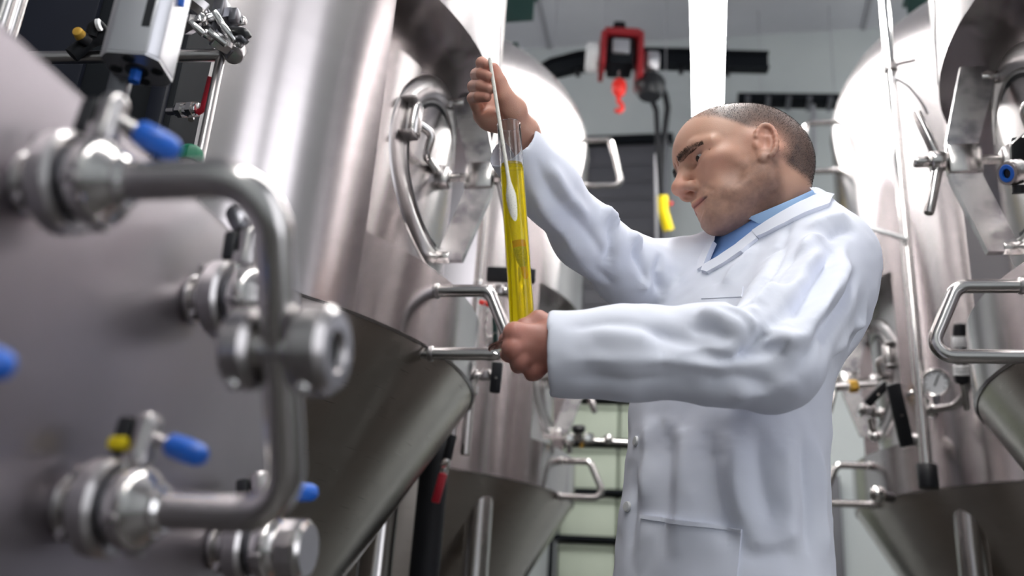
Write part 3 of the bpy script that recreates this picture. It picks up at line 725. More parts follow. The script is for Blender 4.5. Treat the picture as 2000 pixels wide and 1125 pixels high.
mixc(np.clip(stub*(.35+.45*nz), 0, .8), (.20, .115, .09))
lip = np.exp(-((z+.0525-(-.05*ay))**2/.0052**2))*sstep(.026, .018, ay)*sstep(.086, .093, x); mixc(np.clip(.85*lip, 0, 1), (.40, .125, .11)); mixc(.7*np.exp(-((z+.0528+.09*ay)/.0016)**2)*sstep(.030, .024, ay)*(x > .078), (.10, .035, .03))  # lip colour, then the shaded mouth crease painted dark
tb = np.clip((ay-.011)/.043, 0, 1); bz = z-(.0365-.001*tb-.008*tb**3)
mixc(.75*np.exp(-(bz/(.0048-.0028*tb))**2)*sstep(.006, .012, ay)*sstep(.058, .048, ay)*(x > .055), (.05, .035, .03))
mixc(.55*np.exp(-((z-.0195)/.0022)**2)*np.exp(-((ay-.034)/.014)**4)*(x > .06), (.10, .05, .045))     # lash line
# buzz-cut scalp: hairline runs over the brow of the skull, past the temple, round the ear to the nape
hl = z - (.118 - 1.05*np.clip(.052-x, -1, .0) - 0*ay)                       # top boundary forward of x=.05
front = sstep(.090, .040, x + .35*(ay-.045)*(ay > .045))                    # fades in from the forehead back
low = sstep(-.055, -.030, z + .55*np.clip(x+.03, 0, .1)*0)
line = np.where(x > -.02, z - (.024+.90*np.clip(x, 0, .1)), z - (-.048 + .55*np.clip(x+.06, 0, .06)))
hair_m = front*sstep(-.006, .012, line)
hair_m *= 1-np.clip(g(-.012, .085, .003, .030)*1.6, 0, 1)*(ay > .066)
top = sstep(.085, .13, z)*sstep(-.06, .01, x)                               # thinning crown
dens = hair_m*(1-.45*top)
mixc(np.clip(dens*(.78+.16*nz), 0, .92), (.062, .048, .046))
hN = normals(hP, hQ); hPw = h2w(hP); hNw = hN @ HR.T
HEADBVH = BVHTree.FromPolygons([Vector(p) for p in hPw], [tuple(q) for q in hQ])

# --- hands (bones read from the photo, fingers built one by one)
def hand(lo, hi, build, hgt=.0015):
    s = SDF(lo, hi, hgt); build(s); P, Q = s.mesh(); return smooth_mesh(P, Q, 1, .4), Q
RW = at(1020, 258, 1.292)
def right_hand(s):
    W = RW; M = [at(958, 178, 1.316), at(948, 192, 1.314), at(941, 208, 1.306), at(940, 225, 1.294)]
    for m, r in zip(M, (.0105, .011, .0105, .0105)): s.cap(W, m, .0165, r, .008)
    s.cap(M[0], M[3], .0095, .0095, .006)
    F = [[M[0], at(945, 138, 1.290), at(941, 123, 1.266), at(951, 127, 1.250)], [M[1], at(931, 146, 1.282), at(941, 145, 1.256), at(955, 150, 1.243)],
         [M[2], at(925, 169, 1.278), at(939, 168, 1.252), at(957, 174, 1.241)], [M[3], at(923, 192, 1.272), at(935, 189, 1.252), at(951, 190, 1.242)]]
    for f, r in zip(F, (.0086, .0088, .0086, .0078)):
        s.cap(f[0], f[1], r*1.15, r*1.02, .004); s.cap(f[1], f[2], r*1.02, r*.97, .0012); s.cap(f[2], f[3], r*.97, r*.80, .0012)
    T = [at(1006, 238, 1.280), at(986, 192, 1.264), at(975, 160, 1.262), at(964, 133, 1.262)]
    s.cap(T[0], T[1], .0175, .0135, .006); s.cap(T[1], T[2], .0132, .0105, .005); s.cap(T[2], T[3], .0105, .0078, .002)
    s.ell(at(1003, 216, 1.272), (.019, .017, .020), .010)         # thenar mound
    s.ell(at(963, 236, 1.284), (.021, .015, .015), .010)          # heel of the hand
    s.cap(at(968, 178, 1.283), at(984, 240, 1.262), .0045, .003, .008, True)   # hollow along the thumb
    s.cap(at(941, 216, 1.276), at(968, 188, 1.288), .0020, .0020, .005, True)
    s.cap(W, at(1050, 318, 1.308), .0225, .021, .012)
rhP, rhQ = hand(at(985, 200, 1.28)-.115, at(985, 200, 1.28)+.115, right_hand)
def left_hand(s):
    W = at(1095, 668, 1.140); dz = -.004
    M = [at(1006, 652, 1.134+dz), at(1003, 680, 1.128+dz), at(1020, 704, 1.130+dz), at(1043, 722, 1.136+dz)]
    for m, r in zip(M, (.0135, .014, .013, .0120)): s.cap(W, m, .021, r, .006)
    s.cap(M[0], M[3], .011, .010, .010)
    F = [[M[0], at(990, 664, 1.158), at(1000, 662, 1.182), at(1018, 662, 1.192)], [M[1], at(993, 692, 1.154), at(1003, 690, 1.180), at(1022, 688, 1.190)],
         [M[2], at(1012, 714, 1.156), at(1018, 708, 1.180), at(1034, 704, 1.190)], [M[3], at(1038, 730, 1.160), at(1040, 722, 1.180), at(1052, 716, 1.188)]]
    for f, r in zip(F, (.0090, .0092, .0088, .0080)):
        s.cap(f[0], f[1], r*1.28, r*1.06, .005); s.cap(f[1], f[2], r*1.05, r*.97, .003); s.cap(f[2], f[3], r*.97, r*.85, .003)
        s.ell(f[0]-AX[2]*.004, (.0110, .0110, .0110), .004)
    T = [at(1082, 645, 1.150), at(1052, 626, 1.158), at(1024, 638, 1.150), at(1000, 654, 1.148)]
    s.cap(T[0], T[1], .0165, .0118, .010); s.cap(T[1], T[2], .0118, .0098, .006); s.cap(T[2], T[3], .0098, .0080, .004)
    for i in range(1):                                            # hollow between thumb and first knuckle
        pass
    s.cap(W, at(1180, 675, 1.130), .0255, .031, .012)
lhP, lhQ = hand(at(1050, 680, 1.15)-.11, at(1050, 680, 1.15)+.11, left_hand)
def hand_cols(P, tips, base=(.55, .29, .21), dark=0):
    c = np.tile(np.array(base), (len(P), 1)); n = vnoise(P+2, 90, 5)
    m = np.zeros(len(P))
    for t in tips: m = np.maximum(m, np.exp(-((P-t)**2).sum(1)/.013**2))
    c = c*(1-.55*m[:, None]) + np.array((.60, .20, .16))*.55*m[:, None]
    n2 = (.25*n)[:, None]; return c*(1-n2)+np.array((.48, .19, .15))*n2
rhC = hand_cols(rhP, [at(950, 127, 1.252), at(953, 151, 1.247), at(955, 173, 1.246), at(950, 187, 1.247), at(963, 134, 1.259)], (.64, .36, .27))
lhC = hand_cols(lhP, [at(1006, 652, 1.13), at(1003, 680, 1.125), at(1020, 704, 1.127), at(1043, 722, 1.13)], (.50, .23, .18))

# --- hidden trunk and arms so that the body is one figure under the coat
LS, LE, LW = at(1622, 505, 1.40), at(1532, 712, 1.13), at(1085, 688, 1.14)
RS, RE = at(1335, 545, 1.57), at(1180, 492, 1.43)
b = SDF((-.40, .95, 0.0), (.42, 1.70, 1.72), .012)
b.cap((.03, 1.36, 1.0), (.07, 1.405, 1.47), .085, .070, .03).cap((.07, 1.405, 1.47), at(1508, 430, 1.487), .06, .050, .03)
b.chain([LS, LE, at(1180, 675, 1.13)], [.045, .038, .028], .02); b.chain([RS, RE, at(1060, 335, 1.315)], [.040, .030, .020], .02)
b.cap(RS, LS, .05, .05, .03)
for s_ in (-1, 1):
    hp = np.array((.035, 1.36, .95))+LB*.085*s_; b.chain([hp, hp+FB*.01-(0, 0, .42), hp-FB*.02-(0, 0, .87)], [.082, .055, .04], .03)
    b.cap(hp-FB*.05-(0, 0, .90), hp+FB*.13-(0, 0, .915), .035, .03, .02)
bP, bQ = b.mesh(); bC = np.tile(SK, (len(bP), 1))
allP = np.concatenate([hPw, rhP, lhP, bP]); off = np.cumsum([0, len(hPw), len(rhP), len(lhP)])
allQ = np.concatenate([hQ, rhQ+off[1], lhQ+off[2], bQ+off[3]]); allC = np.concatenate([cols, rhC, lhC, bC])
man = np_mesh('person', allP, allQ, 'skin', None, allC)
tag(man, 'man with shaved head in white lab coat holding up a measuring glass', 'person')

# --- eyes, brows and cropped hair
for s_ in (-1, 1):
    c = h2w((.0755, s_*.0325, .0190)); look = nrm(HR @ np.array((.93, 0.10, -.30)))
    e = MB().sphere(c, .0123, 18, 12).build('eye', 'eye_white', man)
    MB().lathe([(.0005, .0128), (.0030, .01265), (.0058, .0110)], c, look, 20).build('iris', 'eye_iris', e)
def strands(name, pts, dirs, L, wd, m, jit=.3):
    r2 = np.random.default_rng(11); n = len(pts)
    d = dirs + r2.normal(0, jit, (n, 3)); d /= np.linalg.norm(d, axis=1)[:, None]
    sd = np.cross(d, r2.normal(0, 1, (n, 3))); sd /= np.linalg.norm(sd, axis=1)[:, None]
    L = L*(.7+.6*r2.random((n, 1))); P = np.concatenate([pts-sd*wd, pts+sd*wd, pts+d*L]); i = np.arange(n)
    return np_mesh(name, P, np.stack([i, i+n, i+2*n], 1), m, man, None, False)
r_ = np.random.default_rng(5)
tri = hQ[:, :3]; fc = hPw[hQ].mean(1); fm = dens[hQ].mean(1); area_ = np.linalg.norm(np.cross(hPw[hQ[:, 1]]-hPw[hQ[:, 0]], hPw[hQ[:, 3]]-hPw[hQ[:, 0]]), axis=1)
pr = fm*area_; pr /= pr.sum(); pick = r_.choice(len(hQ), 26000, p=pr)
w4 = r_.dirichlet((1, 1, 1, 1), len(pick)); pts = (hPw[hQ[pick]]*w4[..., None]).sum(1); nn = hNw[hQ[pick]].mean(1)
tag(strands('hair', pts, nn + np.array([.5, .15, -.4])*.5, .0017, .00019, 'hair_dark'), kind='stuff', label='very short cropped dark hair')
for s_ in (-1, 1):
    t = r_.random(1100); q = np.stack([.1015-.006*t-.019*t**2, s_*(.011+.043*t), .0365-.001*t-.008*t**3 + (r_.random(1100)-.5)*(.0105-.007*t)], 1)
    qw = h2w(q); P = []; D = []
    for v in qw:
        l_, n_, i_, d_ = HEADBVH.find_nearest(Vector(v)); P.append(np.array(l_)+np.array(n_)*.0006); D.append(np.array(n_)*1.5)
    D = np.array(D) + (HR @ np.array((-.35, s_*.9, .15)))[None]
    tag(strands('eyebrow', np.array(P), D, .0052, .00020, 'hair_dark', .22), kind='stuff')
# ------------------------------------------------------------------ clothes
def loft(s, secs, k, n=2.3):
    secs = np.array(secs); Z = s.ax[2]
    cx, cy, a, bb = [np.interp(Z, secs[:, 0], secs[:, i])[None, None, :] for i in (1, 2, 3, 4)]
    X = s.ax[0][:, None, None]-cx; Y = s.ax[1][None, :, None]-cy
    u = np.abs(X*LB[0]+Y*LB[1])/a; v = np.abs(X*FB[0]+Y*FB[1])/bb
    d = ((u**n+v**n)**(1/n)-1)*np.minimum(a, bb)
    d = np.maximum(d, np.maximum(secs[0, 0]-Z, Z-secs[-1, 0])[None, None, :])
    s.op(tuple([slice(None)]*3), d.astype(np.float32), k, False)
TORSO = [(.62, .018, 1.36, .200, .160), (.85, .018, 1.36, .182, .140), (1.08, .019, 1.358, .156, .113), (1.20, .024, 1.36, .150, .109), (1.31, .031, 1.362, .150, .109),
         (1.42, .050, 1.385, .160, .114), (1.50, .070, 1.408, .160, .110), (1.555, .085, 1.41, .135, .092), (1.60, .098, 1.395, .090, .074), (1.635, .105, 1.388, .074, .066)]
def grow(secs, g_): return [(z_, x_, y_, a_+g_, b_+g_) for z_, x_, y_, a_, b_ in secs]
ct = SDF((-.36, .93, .62), (.40, 1.66, 1.70), .0038)
loft(ct, TORSO, .01)
LSl, LEl, LCl = at(1606, 512, 1.385), at(1505, 698, 1.135), at(1072, 692, 1.140)
ct.chain([at(1560, 470, 1.44), LSl, LEl], [.076, .072, .064], .04)
ct.ell(at(1610, 590, 1.36), (.056, .056, .080), .04)
ct.chain([LEl, at(1400, 692, 1.125), at(1230, 690, 1.128), LCl], [.062, .059, .055, .053], .02)
RC = at(998, 282, 1.287)
ct.chain([at(1400, 540, 1.52), at(1310, 545, 1.53), at(1230, 530, 1.47), at(1150, 466, 1.405), at(1072, 372, 1.335), RC], [.075, .060, .052, .046, .041, .041], .03)
# open the two cuffs
dl = nrm(LCl-at(1230, 690, 1.128)); ct.cap(LCl+dl*.06, LCl-dl*.012, .046, .044, .004, True)
dr = nrm(RC-at(1072, 372, 1.335)); ct.cap(RC+dr*.06, RC-dr*.012, .0355, .034, .004, True)
for c_, d_, r_c in ((LCl, dl, .060), (RC, dr, .050)):          # square the sleeve ends off
    sl, X, Y, Z = ct.blk(c_-.11, c_+.11, 0)
    near = np.maximum(np.sqrt((X-c_[0])**2+(Y-c_[1])**2+(Z-c_[2])**2)-.085, -((X-c_[0])*d_[0]+(Y-c_[1])*d_[1]+(Z-c_[2])*d_[2]))
    ct.op(sl, near.astype(np.float32), .003, True)
cP, cQ = ct.mesh(); cP = smooth_mesh(cP, cQ, 3, .5)
# drape: creases are lines on the cloth, raised (h>0) or sunk (h<0), traced as the photo shows them
def visible(P, N):
    px = to_px(P); v = (P-CAM); v /= np.linalg.norm(v, axis=1)[:, None]
    return px, (N*v).sum(1) < .15
def place(line, P, px, ok):
    out = []
    cand = np.where(ok)[0]
    for (u, v) in line:
        d = np.hypot(px[cand, 0]-u, px[cand, 1]-v); near = cand[d < max(14, d.min()+2)]
        out.append(P[near[np.argmin(px[near, 2]+.002*np.hypot(px[near, 0]-u, px[near, 1]-v))]])
    q = [np.array(out[0])]
    for a, b2 in zip(out[:-1], out[1:]):
        n = max(1, int(np.linalg.norm(b2-a)/.006)); q += [a+(b2-a)*i/n for i in range(1, n+1)]
    return np.array(q)
def crease(P, N, lines):
    px, ok = visible(P, N); D = np.zeros(len(P))
    for pts, w_, h_ in lines:
        q = place(pts, P, px, ok); lo, hi = q.min(0)-3*w_, q.max(0)+3*w_
        m = np.where(((P > lo) & (P < hi)).all(1))[0]
        dd = np.full(len(m), 9.0); tt = np.zeros(len(m))
        for i, c in enumerate(q):
            e = ((P[m]-c)**2).sum(1); b2 = e < dd; dd[b2] = e[b2]; tt[b2] = i/max(1, len(q)-1)
        fade = np.clip(np.minimum(tt, 1-tt)*3.4+.04, 0, 1); fade = fade*fade*(3-2*fade)
        rr = np.sqrt(dd)/w_; D[m] += 1.65*h_*np.exp(-(rr*1.12)**1.45)*fade
    return P + N*D[:, None]
FOLDS = [
 # raised arm: long diagonal drags from cuff to elbow and armpit, bunched ridges on top
 ([(1040, 300), (1085, 380), (1150, 455), (1205, 540)], .010, -.006), ([(1062, 300), (1110, 385), (1165, 440)], .010, .007),
 ([(1020, 330), (1055, 400), (1110, 470), (1180, 555)], .010, .005), ([(1190, 425), (1200, 470), (1190, 520)], .009, -.008),
 ([(1175, 405), (1195, 425), (1210, 440)], .012, .008), ([(1240, 462), (1245, 500), (1262, 560)], .009, -.009), ([(1225, 455), (1255, 475)], .013, .009),
 ([(1290, 490), (1285, 530), (1295, 580)], .008, -.009), ([(1308, 500), (1312, 540), (1305, 590)], .009, .006), ([(1215, 480), (1262, 560), (1290, 592)], .009, .005),
 ([(1120, 470), (1190, 550), (1250, 592)], .008, -.005), ([(1330, 500), (1322, 545), (1310, 590)], .008, -.006),
 # near sleeve: elbow star, drags along the forearm
 ([(1475, 632), (1490, 650), (1470, 680), (1430, 690)], .010, -.010), ([(1360, 608), (1410, 625), (1460, 655)], .012, .007), ([(1340, 640), (1390, 640), (1440, 668)], .010, -.006),
 ([(1528, 655), (1510, 680), (1490, 690), (1440, 702), (1380, 702)], .011, -.009), ([(1545, 640), (1530, 675), (1540, 690)], .010, .006),
 ([(1560, 690), (1480, 705), (1400, 715), (1300, 702), (1150, 702), (1080, 705)], .008, .005), ([(1250, 640), (1330, 668), (1420, 705)], .013, -.005),
 ([(1130, 640), (1220, 655), (1300, 670)], .014, .003), ([(1350, 745), (1440, 740), (1520, 760)], .013, -.005), ([(1420, 775), (1490, 765), (1560, 730)], .012, .005),
 # upper arm and shoulder: folds falling to the elbow
 ([(1640, 470), (1600, 540), (1560, 610), (1530, 655)], .011, -0.0121), ([(1662, 500), (1630, 560), (1585, 630), (1560, 690)], .011, 0.0121), ([(1680, 520), (1655, 590), (1615, 660), (1590, 720)], .010, -0.0108),
 ([(1695, 560), (1680, 630), (1640, 700)], .010, 0.0081), ([(1610, 480), (1560, 550), (1520, 610)], .012, 0.0108), ([(1570, 470), (1540, 510), (1490, 570)], .012, -0.0081),
 ([(1660, 420), (1620, 430), (1580, 450)], .012, 0.0068), ([(1675, 445), (1640, 450), (1600, 475)], .009, -0.0068), ([(1530, 560), (1480, 590), (1450, 620)], .013, 0.0095),
 ([(1500, 520), (1460, 560), (1430, 600)], .014, -0.0081), ([(1480, 470), (1440, 520), (1400, 570)], .012, 0.0054), ([(1560, 500), (1590, 470), (1630, 460)], .010, 0.0068),
 # chest: long drags between lapel, armpit and sleeve head
 ([(1535, 462), (1495, 520), (1445, 572)], .008, -.006), ([(1596, 448), (1525, 535), (1478, 600)], .009, .006), ([(1440, 500), (1405, 550), (1385, 590)], .009, -.004), ([(1665, 455), (1640, 505), (1603, 590), (1560, 668)], .009, .007),
 ([(1500, 600), (1440, 596), (1380, 590)], .008, -.006), ([(1510, 575), (1560, 545), (1600, 520)], .008, -.005), ([(1425, 545), (1415, 580), (1420, 600)], .008, .004), ([(1545, 430), (1515, 470), (1480, 500)], .007, -.004),
 ([(1490, 648), (1440, 615), (1370, 600)], .007, .006), ([(1492, 650), (1530, 610), (1560, 590)], .008, -.006), ([(1485, 655), (1540, 665), (1590, 650)], .008, .005), ([(1700, 600), (1690, 640), (1660, 690)], .008, -.005),
 ([(1640, 590), (1600, 650), (1570, 700), (1540, 760)], .008, -.006), ([(1100, 640), (1180, 628), (1260, 640), (1340, 660)], .009, -.004), ([(1100, 740), (1220, 745), (1340, 735)], .010, -.003), ([(1290, 690), (1380, 680), (1450, 690)], .008, .005),
 # skirt of the coat
 ([(1300, 812), (1302, 900), (1298, 1000), (1290, 1110)], .020, -.0065), ([(1335, 812), (1330, 900), (1322, 1000), (1318, 1110)], .022, .006), ([(1392, 812), (1386, 880), (1396, 960), (1425, 1040), (1440, 1110)], .020, -.007),
 ([(1268, 815), (1262, 900), (1256, 1000)], .016, .005), ([(1440, 830), (1432, 900), (1440, 980), (1470, 1060)], .024, .006), ([(1490, 830), (1478, 880), (1488, 960), (1510, 1040)], .020, -.006),
 ([(1530, 830), (1535, 900), (1545, 1000), (1548, 1110)], .020, .005), ([(1570, 830), (1574, 900), (1580, 1000), (1582, 1110)], .010, -.006), ([(1590, 835), (1602, 900), (1610, 1000), (1612, 1110)], .013, .005),
 ([(1450, 1062), (1510, 1056), (1565, 1040)], .012, .004), ([(1440, 1090), (1500, 1083), (1560, 1072)], .011, -.004), ([(1240, 900), (1232, 1000), (1224, 1110)], .011, -.005)]
cN = normals(cP, cQ); cP = crease(cP, cN, FOLDS)
# soft overall rumple
cN = normals(cP, cQ); cP = cP + cN*((vnoise(cP+3, 26, 9)-.5)*.0045 + (vnoise(cP+3, 60, 8)-.5)*.0018)[:, None]
cP = smooth_mesh(cP, cQ, 2, .4)
# the V of the neck: cut the coat away where the shirt shows
def in_poly(px, poly):
    x, y = px[:, 0], px[:, 1]; r = np.zeros(len(px), bool); n = len(poly)
    for i in range(n):
        x1, y1 = poly[i]; x2, y2 = poly[(i+1) % n]
        c = ((y1 > y) != (y2 > y)) & (x < (x2-x1)*(y-y1)/(y2-y1+1e-9)+x1); r ^= c
    return r
VNECK = [(1396, 470), (1376, 523), (1440, 482), (1475, 452), (1600, 386), (1560, 350), (1440, 400), (1400, 440)]
cN = normals(cP, cQ); cpx, cok = visible(cP, cN)
cut = in_poly(cpx[:, :2], VNECK) & (cpx[:, 2] < 1.56)
cut |= (np.linalg.norm(cP[:, :2]-np.array([.103, 1.389]), axis=1) < .088) & (cP[:, 2] > 1.592)
keep = ~cut[cQ].any(1)
COATBVH = BVHTree.FromPolygons([Vector(p) for p in cP], [tuple(q) for q in cQ])
used = np.unique(cQ[keep]); rm = np.full(len(cP), -1); rm[used] = np.arange(len(used))
coat = np_mesh('lab_coat', cP[used], rm[cQ[keep]], 'coat_cloth', man); coat['label'] = 'white button-front lab coat'
# shirt under the coat
sh = SDF((-.16, 1.2, 1.20), (.34, 1.62, 1.70), .005)
loft(sh, grow([q for q in TORSO if 1.4 < q[0] < 1.61], -.010), .01)
sh.cap(at(1476, 492, 1.475), at(1490, 470, 1.480), .062, .054, .012)
sP, sQ = sh.mesh(); sP = smooth_mesh(sP, sQ, 2, .5)
shirt = np_mesh('shirt', sP, sQ, 'shirt_shaded', man); shirt['label'] = 'blue collared shirt'
# --- patches of cloth that lie on the coat: collar, lapels, pockets, hems, buttons
from mathutils.geometry import delaunay_2d_cdt
def cast(u, v, bvh):
    d = Vector(nrm(at(u, v, 1.0)-CAM)); l_, n_, i_, t_ = bvh.ray_cast(Vector(CAM), d)
    if l_ is None:
        l_, n_, i_, t_ = bvh.find_nearest(Vector(at(u, v, 1.35)))
    n_ = np.array(n_); l_ = np.array(l_)
    if n_ @ np.array(d) > 0: n_ = -n_
    return l_, n_
def patch(name, poly, h0, h1, m, parent, bvh, step=9.0, edge=6.0, label=None):
    B_ = []
    for i in range(len(poly)):
        a, b2 = np.array(poly[i], float), np.array(poly[(i+1) % len(poly)], float); n = max(1, int(np.linalg.norm(b2-a)/edge))
        B_ += [tuple(a+(b2-a)*k/n) for k in range(n)]
    P = np.array(poly, float); g_ = np.stack(np.meshgrid(np.arange(P[:, 0].min(), P[:, 0].max(), step), np.arange(P[:, 1].min(), P[:, 1].max(), step)), -1).reshape(-1, 2)
    g_ = g_[in_poly(g_, poly)]
    bb = np.array(B_); g_ = np.array([q for q in g_ if np.min(np.hypot(*(bb-q).T)) > edge*.6]).reshape(-1, 2)
    vs = [Vector(q) for q in B_]+[Vector(q) for q in g_]; nb_ = len(B_)
    r = delaunay_2d_cdt(vs, [(i, (i+1) % nb_) for i in range(nb_)], [], 1, 1e-4)
    co, ed, fa = r[0], r[1], r[2]; n = len(co); top = []; bot = []
    for q in co:
        l_, n_ = cast(q.x, q.y, bvh); top.append(l_+n_*h1); bot.append(l_+n_*h0)
    cnt = {}
    for f in fa:
        for i in range(len(f)):
            e = (f[i], f[(i+1) % len(f)]); cnt[e] = cnt.get(e, 0)+1
    F = [tuple(f) for f in fa]+[tuple(i+n for i in reversed(f)) for f in fa]
    for (a, b2) in cnt:
        if (b2, a) not in cnt: F.append((b2, a, a+n, b2+n))
    o = MB().add(top+bot, F).build(name, m, parent, 50)
    if label: o['label'] = label
    return o
patch('coat_collar', [(1588, 388), (1560, 402), (1530, 418), (1500, 436), (1473, 453), (1482, 466), (1505, 456), (1532, 442), (1575, 421), (1618, 404), (1624, 385), (1606, 381)], -.004, .0065, 'coat_cloth', coat, COATBVH)
patch('lapel', [(1474, 452), (1440, 481), (1405, 505), (1376, 522), (1372, 532), (1384, 535), (1412, 520), (1452, 494), (1482, 468)], -.004, .0055, 'coat_cloth', coat, COATBVH)
patch('lapel', [(1397, 474), (1388, 494), (1377, 522), (1366, 530), (1366, 512), (1378, 488), (1390, 474)], -.004, .0050, 'coat_cloth', coat, COATBVH)
pk_ = patch('hip_pocket', [(1256, 1012), (1320, 1022), (1400, 1032), (1450, 1038), (1444, 1090), (1436, 1165), (1340, 1165), (1250, 1160), (1252, 1080)], -.002, .0028, 'coat_cloth', coat, COATBVH, 12)
patch('pocket_hem', [(1255, 1007), (1320, 1016), (1400, 1027), (1451, 1034), (1450, 1041), (1400, 1035), (1320, 1025), (1255, 1015)], .001, .0050, 'coat_cloth', pk_, COATBVH)
patch('chest_pocket', [(1370, 566), (1404, 553), (1452, 560), (1449, 580), (1370, 584)], -.002, .0011, 'coat_cloth', coat, COATBVH)
for (u, v) in ((1243, 862), (1226, 990)):
    l_, n_ = cast(u, v, COATBVH)
    MB().lathe([(.0005, .0035), (.004, .0038), (.0065, .0035), (.0075, .002), (.0075, 0), (.0005, 0)], l_, n_, 18).build('button', 'white_plastic', coat)
# shirt collar: stand and folded leaf round the neck
U = nrm(AX[0]*cos(radians(23))+AX[1]*sin(radians(23))); Vv = AX[2]; Nn = np.cross(Vv, U); Nn = Nn if Nn[2] > 0 else -Nn
cc = at(1500, 408, 1.482)
def ring_pt(A_, r, hgt): return cc + (U*cos(A_)*1.05+Vv*sin(A_))*r + Nn*hgt
def band(name, rows, a0f, a1f, n, th, m, parent):
    v = []; f = []
    R_ = len(rows)
    for side in (0, 1):
        for j, (r, hg) in enumerate(rows):
            t = j/(R_-1)
            for i in range(n+1):
                A_ = a0f(t)+(a1f(t)-a0f(t))*i/n; v.append(ring_pt(A_, r+(th if side else 0), hg))
    W_ = n+1; K = R_*W_
    for s_ in (0, 1):
        for j in range(R_-1):
            for i in range(n):
                q = (s_*K+j*W_+i, s_*K+j*W_+i+1, s_*K+(j+1)*W_+i+1, s_*K+(j+1)*W_+i); f.append(q)
    for j in range(R_-1): f += [(j*W_, (j+1)*W_, K+(j+1)*W_, K+j*W_), (j*W_+n, K+j*W_+n, K+(j+1)*W_+n, (j+1)*W_+n)]
    for i in range(n): f += [(i, K+i, K+i+1, i+1), ((R_-1)*W_+i, (R_-1)*W_+i+1, K+(R_-1)*W_+i+1, K+(R_-1)*W_+i)]
    return MB().add(v, f).build(name, m, parent, 50)
rad = radians
band('collar_stand', [(.0635, -.002), (.0650, -.02), (.0665, -.045)], lambda t: rad(-178), lambda t: rad(172), 48, .002, 'shirt_shaded', shirt)
band('collar_leaf', [(.0690, -.0005), (.0720, .0015), (.0755, -.003), (.0815, -.018), (.0880, -.036)], lambda t: rad(-146+t*40), lambda t: rad(60-t*10), 40, .0018, 'shirt_lit', shirt)
band('collar_leaf', [(.0690, -.0005), (.0720, .0015), (.0755, -.003), (.0800, -.018), (.0840, -.030)], lambda t: rad(188+t*-26), lambda t: rad(64-t*-4), 30, .0018, 'shirt_lit', shirt)
# ------------------------------------------------------------------ measuring glass, liquid and hydrometer
mat('clear_glass', (1, 1, 1), 0, 0.0, Transmission_Weight=1.0, IOR=1.45)
mat('liquid_yellow', (1.0, .80, .008), 0, 0.0, Transmission_Weight=.74, IOR=1.34)
m_, nt_, b_ = mat('paper_scale', (.86, .83, .74), 0, .7); noise_col(nt_, b_, (.55, .52, .46), (.88, .86, .78), 700, 2, lo=.30, hi=.42)
mat('band_red', (.42, .01, .03), 0, .45)
m_, nt_, b_ = mat('ballast', (.10, .09, .08), .4, .45); noise_col(nt_, b_, (.03, .03, .03), (.28, .26, .24), 900, 2, lo=.4, hi=.6)
G1, G0 = at(994, 243, 1.250), at(1023, 676, 1.158); gd = nrm(G1-G0); GL = np.linalg.norm(G1-G0)
gc_ = thing('measuring_cylinder', 'tall clear glass cylinder of yellow liquid in the man\'s hands', 'glass', tuple(G0))
ro, ri = .0155, .0141
lt = GL*(1-(328-243)/(676-243))
MB().lathe([(.0005, .004), (ro-.002, .004), (ro, .006), (ro, .0085), (ri, .0085), (.0005, .0085)], G0, gd, 48).build('tube_base', 'clear_glass', gc_)
MB().lathe([(ri, lt-.004), (ro, lt-.004), (ro, GL-.004), (ro+.0008, GL-.002), (ro+.0006, GL), (ri+.0004, GL), (ri, GL-.003)], G0, gd, 48, closed=True).build('tube', 'clear_glass', gc_)
MB().lathe([(.0005, 0), (.042, 0), (.044, .0008), (.044, .0025), (.041, .0038), (.016, .0055), (.0005, .0055)], G0-gd*.002, gd, 48).build('foot', 'clear_glass', gc_)
MB().lathe([(.0005, .0086), (ro-.0001, .0086), (ro-.0001, lt-.0042), (ri-.0001, lt-.0041), (ri-.0001, lt), (ri-.002, lt-.0008), (.0005, lt-.001)], G0, gd, 48).build('liquid', 'liquid_yellow', gc_)
H0, H1 = at(956, 112, 1.2455), at(1024, 545, 1.1832); hd = nrm(H0-H1)
hy = thing('hydrometer', 'thin glass hydrometer with red band floating inside the yellow liquid', 'hydrometer', tuple(H1))
hl_ = np.linalg.norm(H0-H1); f_ = lambda yy: hl_*(1-(yy-112)/(545-112))
MB().lathe([(.0005, hl_), (.0020, hl_-.001), (.0024, hl_-.004), (.0024, f_(350)), (.0032, f_(362)), (.0066, f_(385)), (.0070, f_(395)), (.0070, f_(476)), (.0005, f_(476))], H1, hd, 24).build('stem', 'paper_scale', hy)
MB().lathe([(.0005, f_(474)), (.0073, f_(474)), (.0073, f_(487)), (.0005, f_(487))], H1, hd, 24).build('red_band', 'band_red', hy)
MB().lathe([(.0005, f_(487)), (.0070, f_(487)), (.0070, f_(500)), (.0055, f_(515)), (.0032, f_(524)), (.0005, f_(524))], H1, hd, 24).build('ballast_bulb', 'ballast', hy)
MB().lathe([(.0005, f_(522)), (.0030, f_(523)), (.0033, f_(538)), (.0022, f_(545)), (.0005, f_(546))], H1, hd, 20).build('tip', 'band_red', hy)
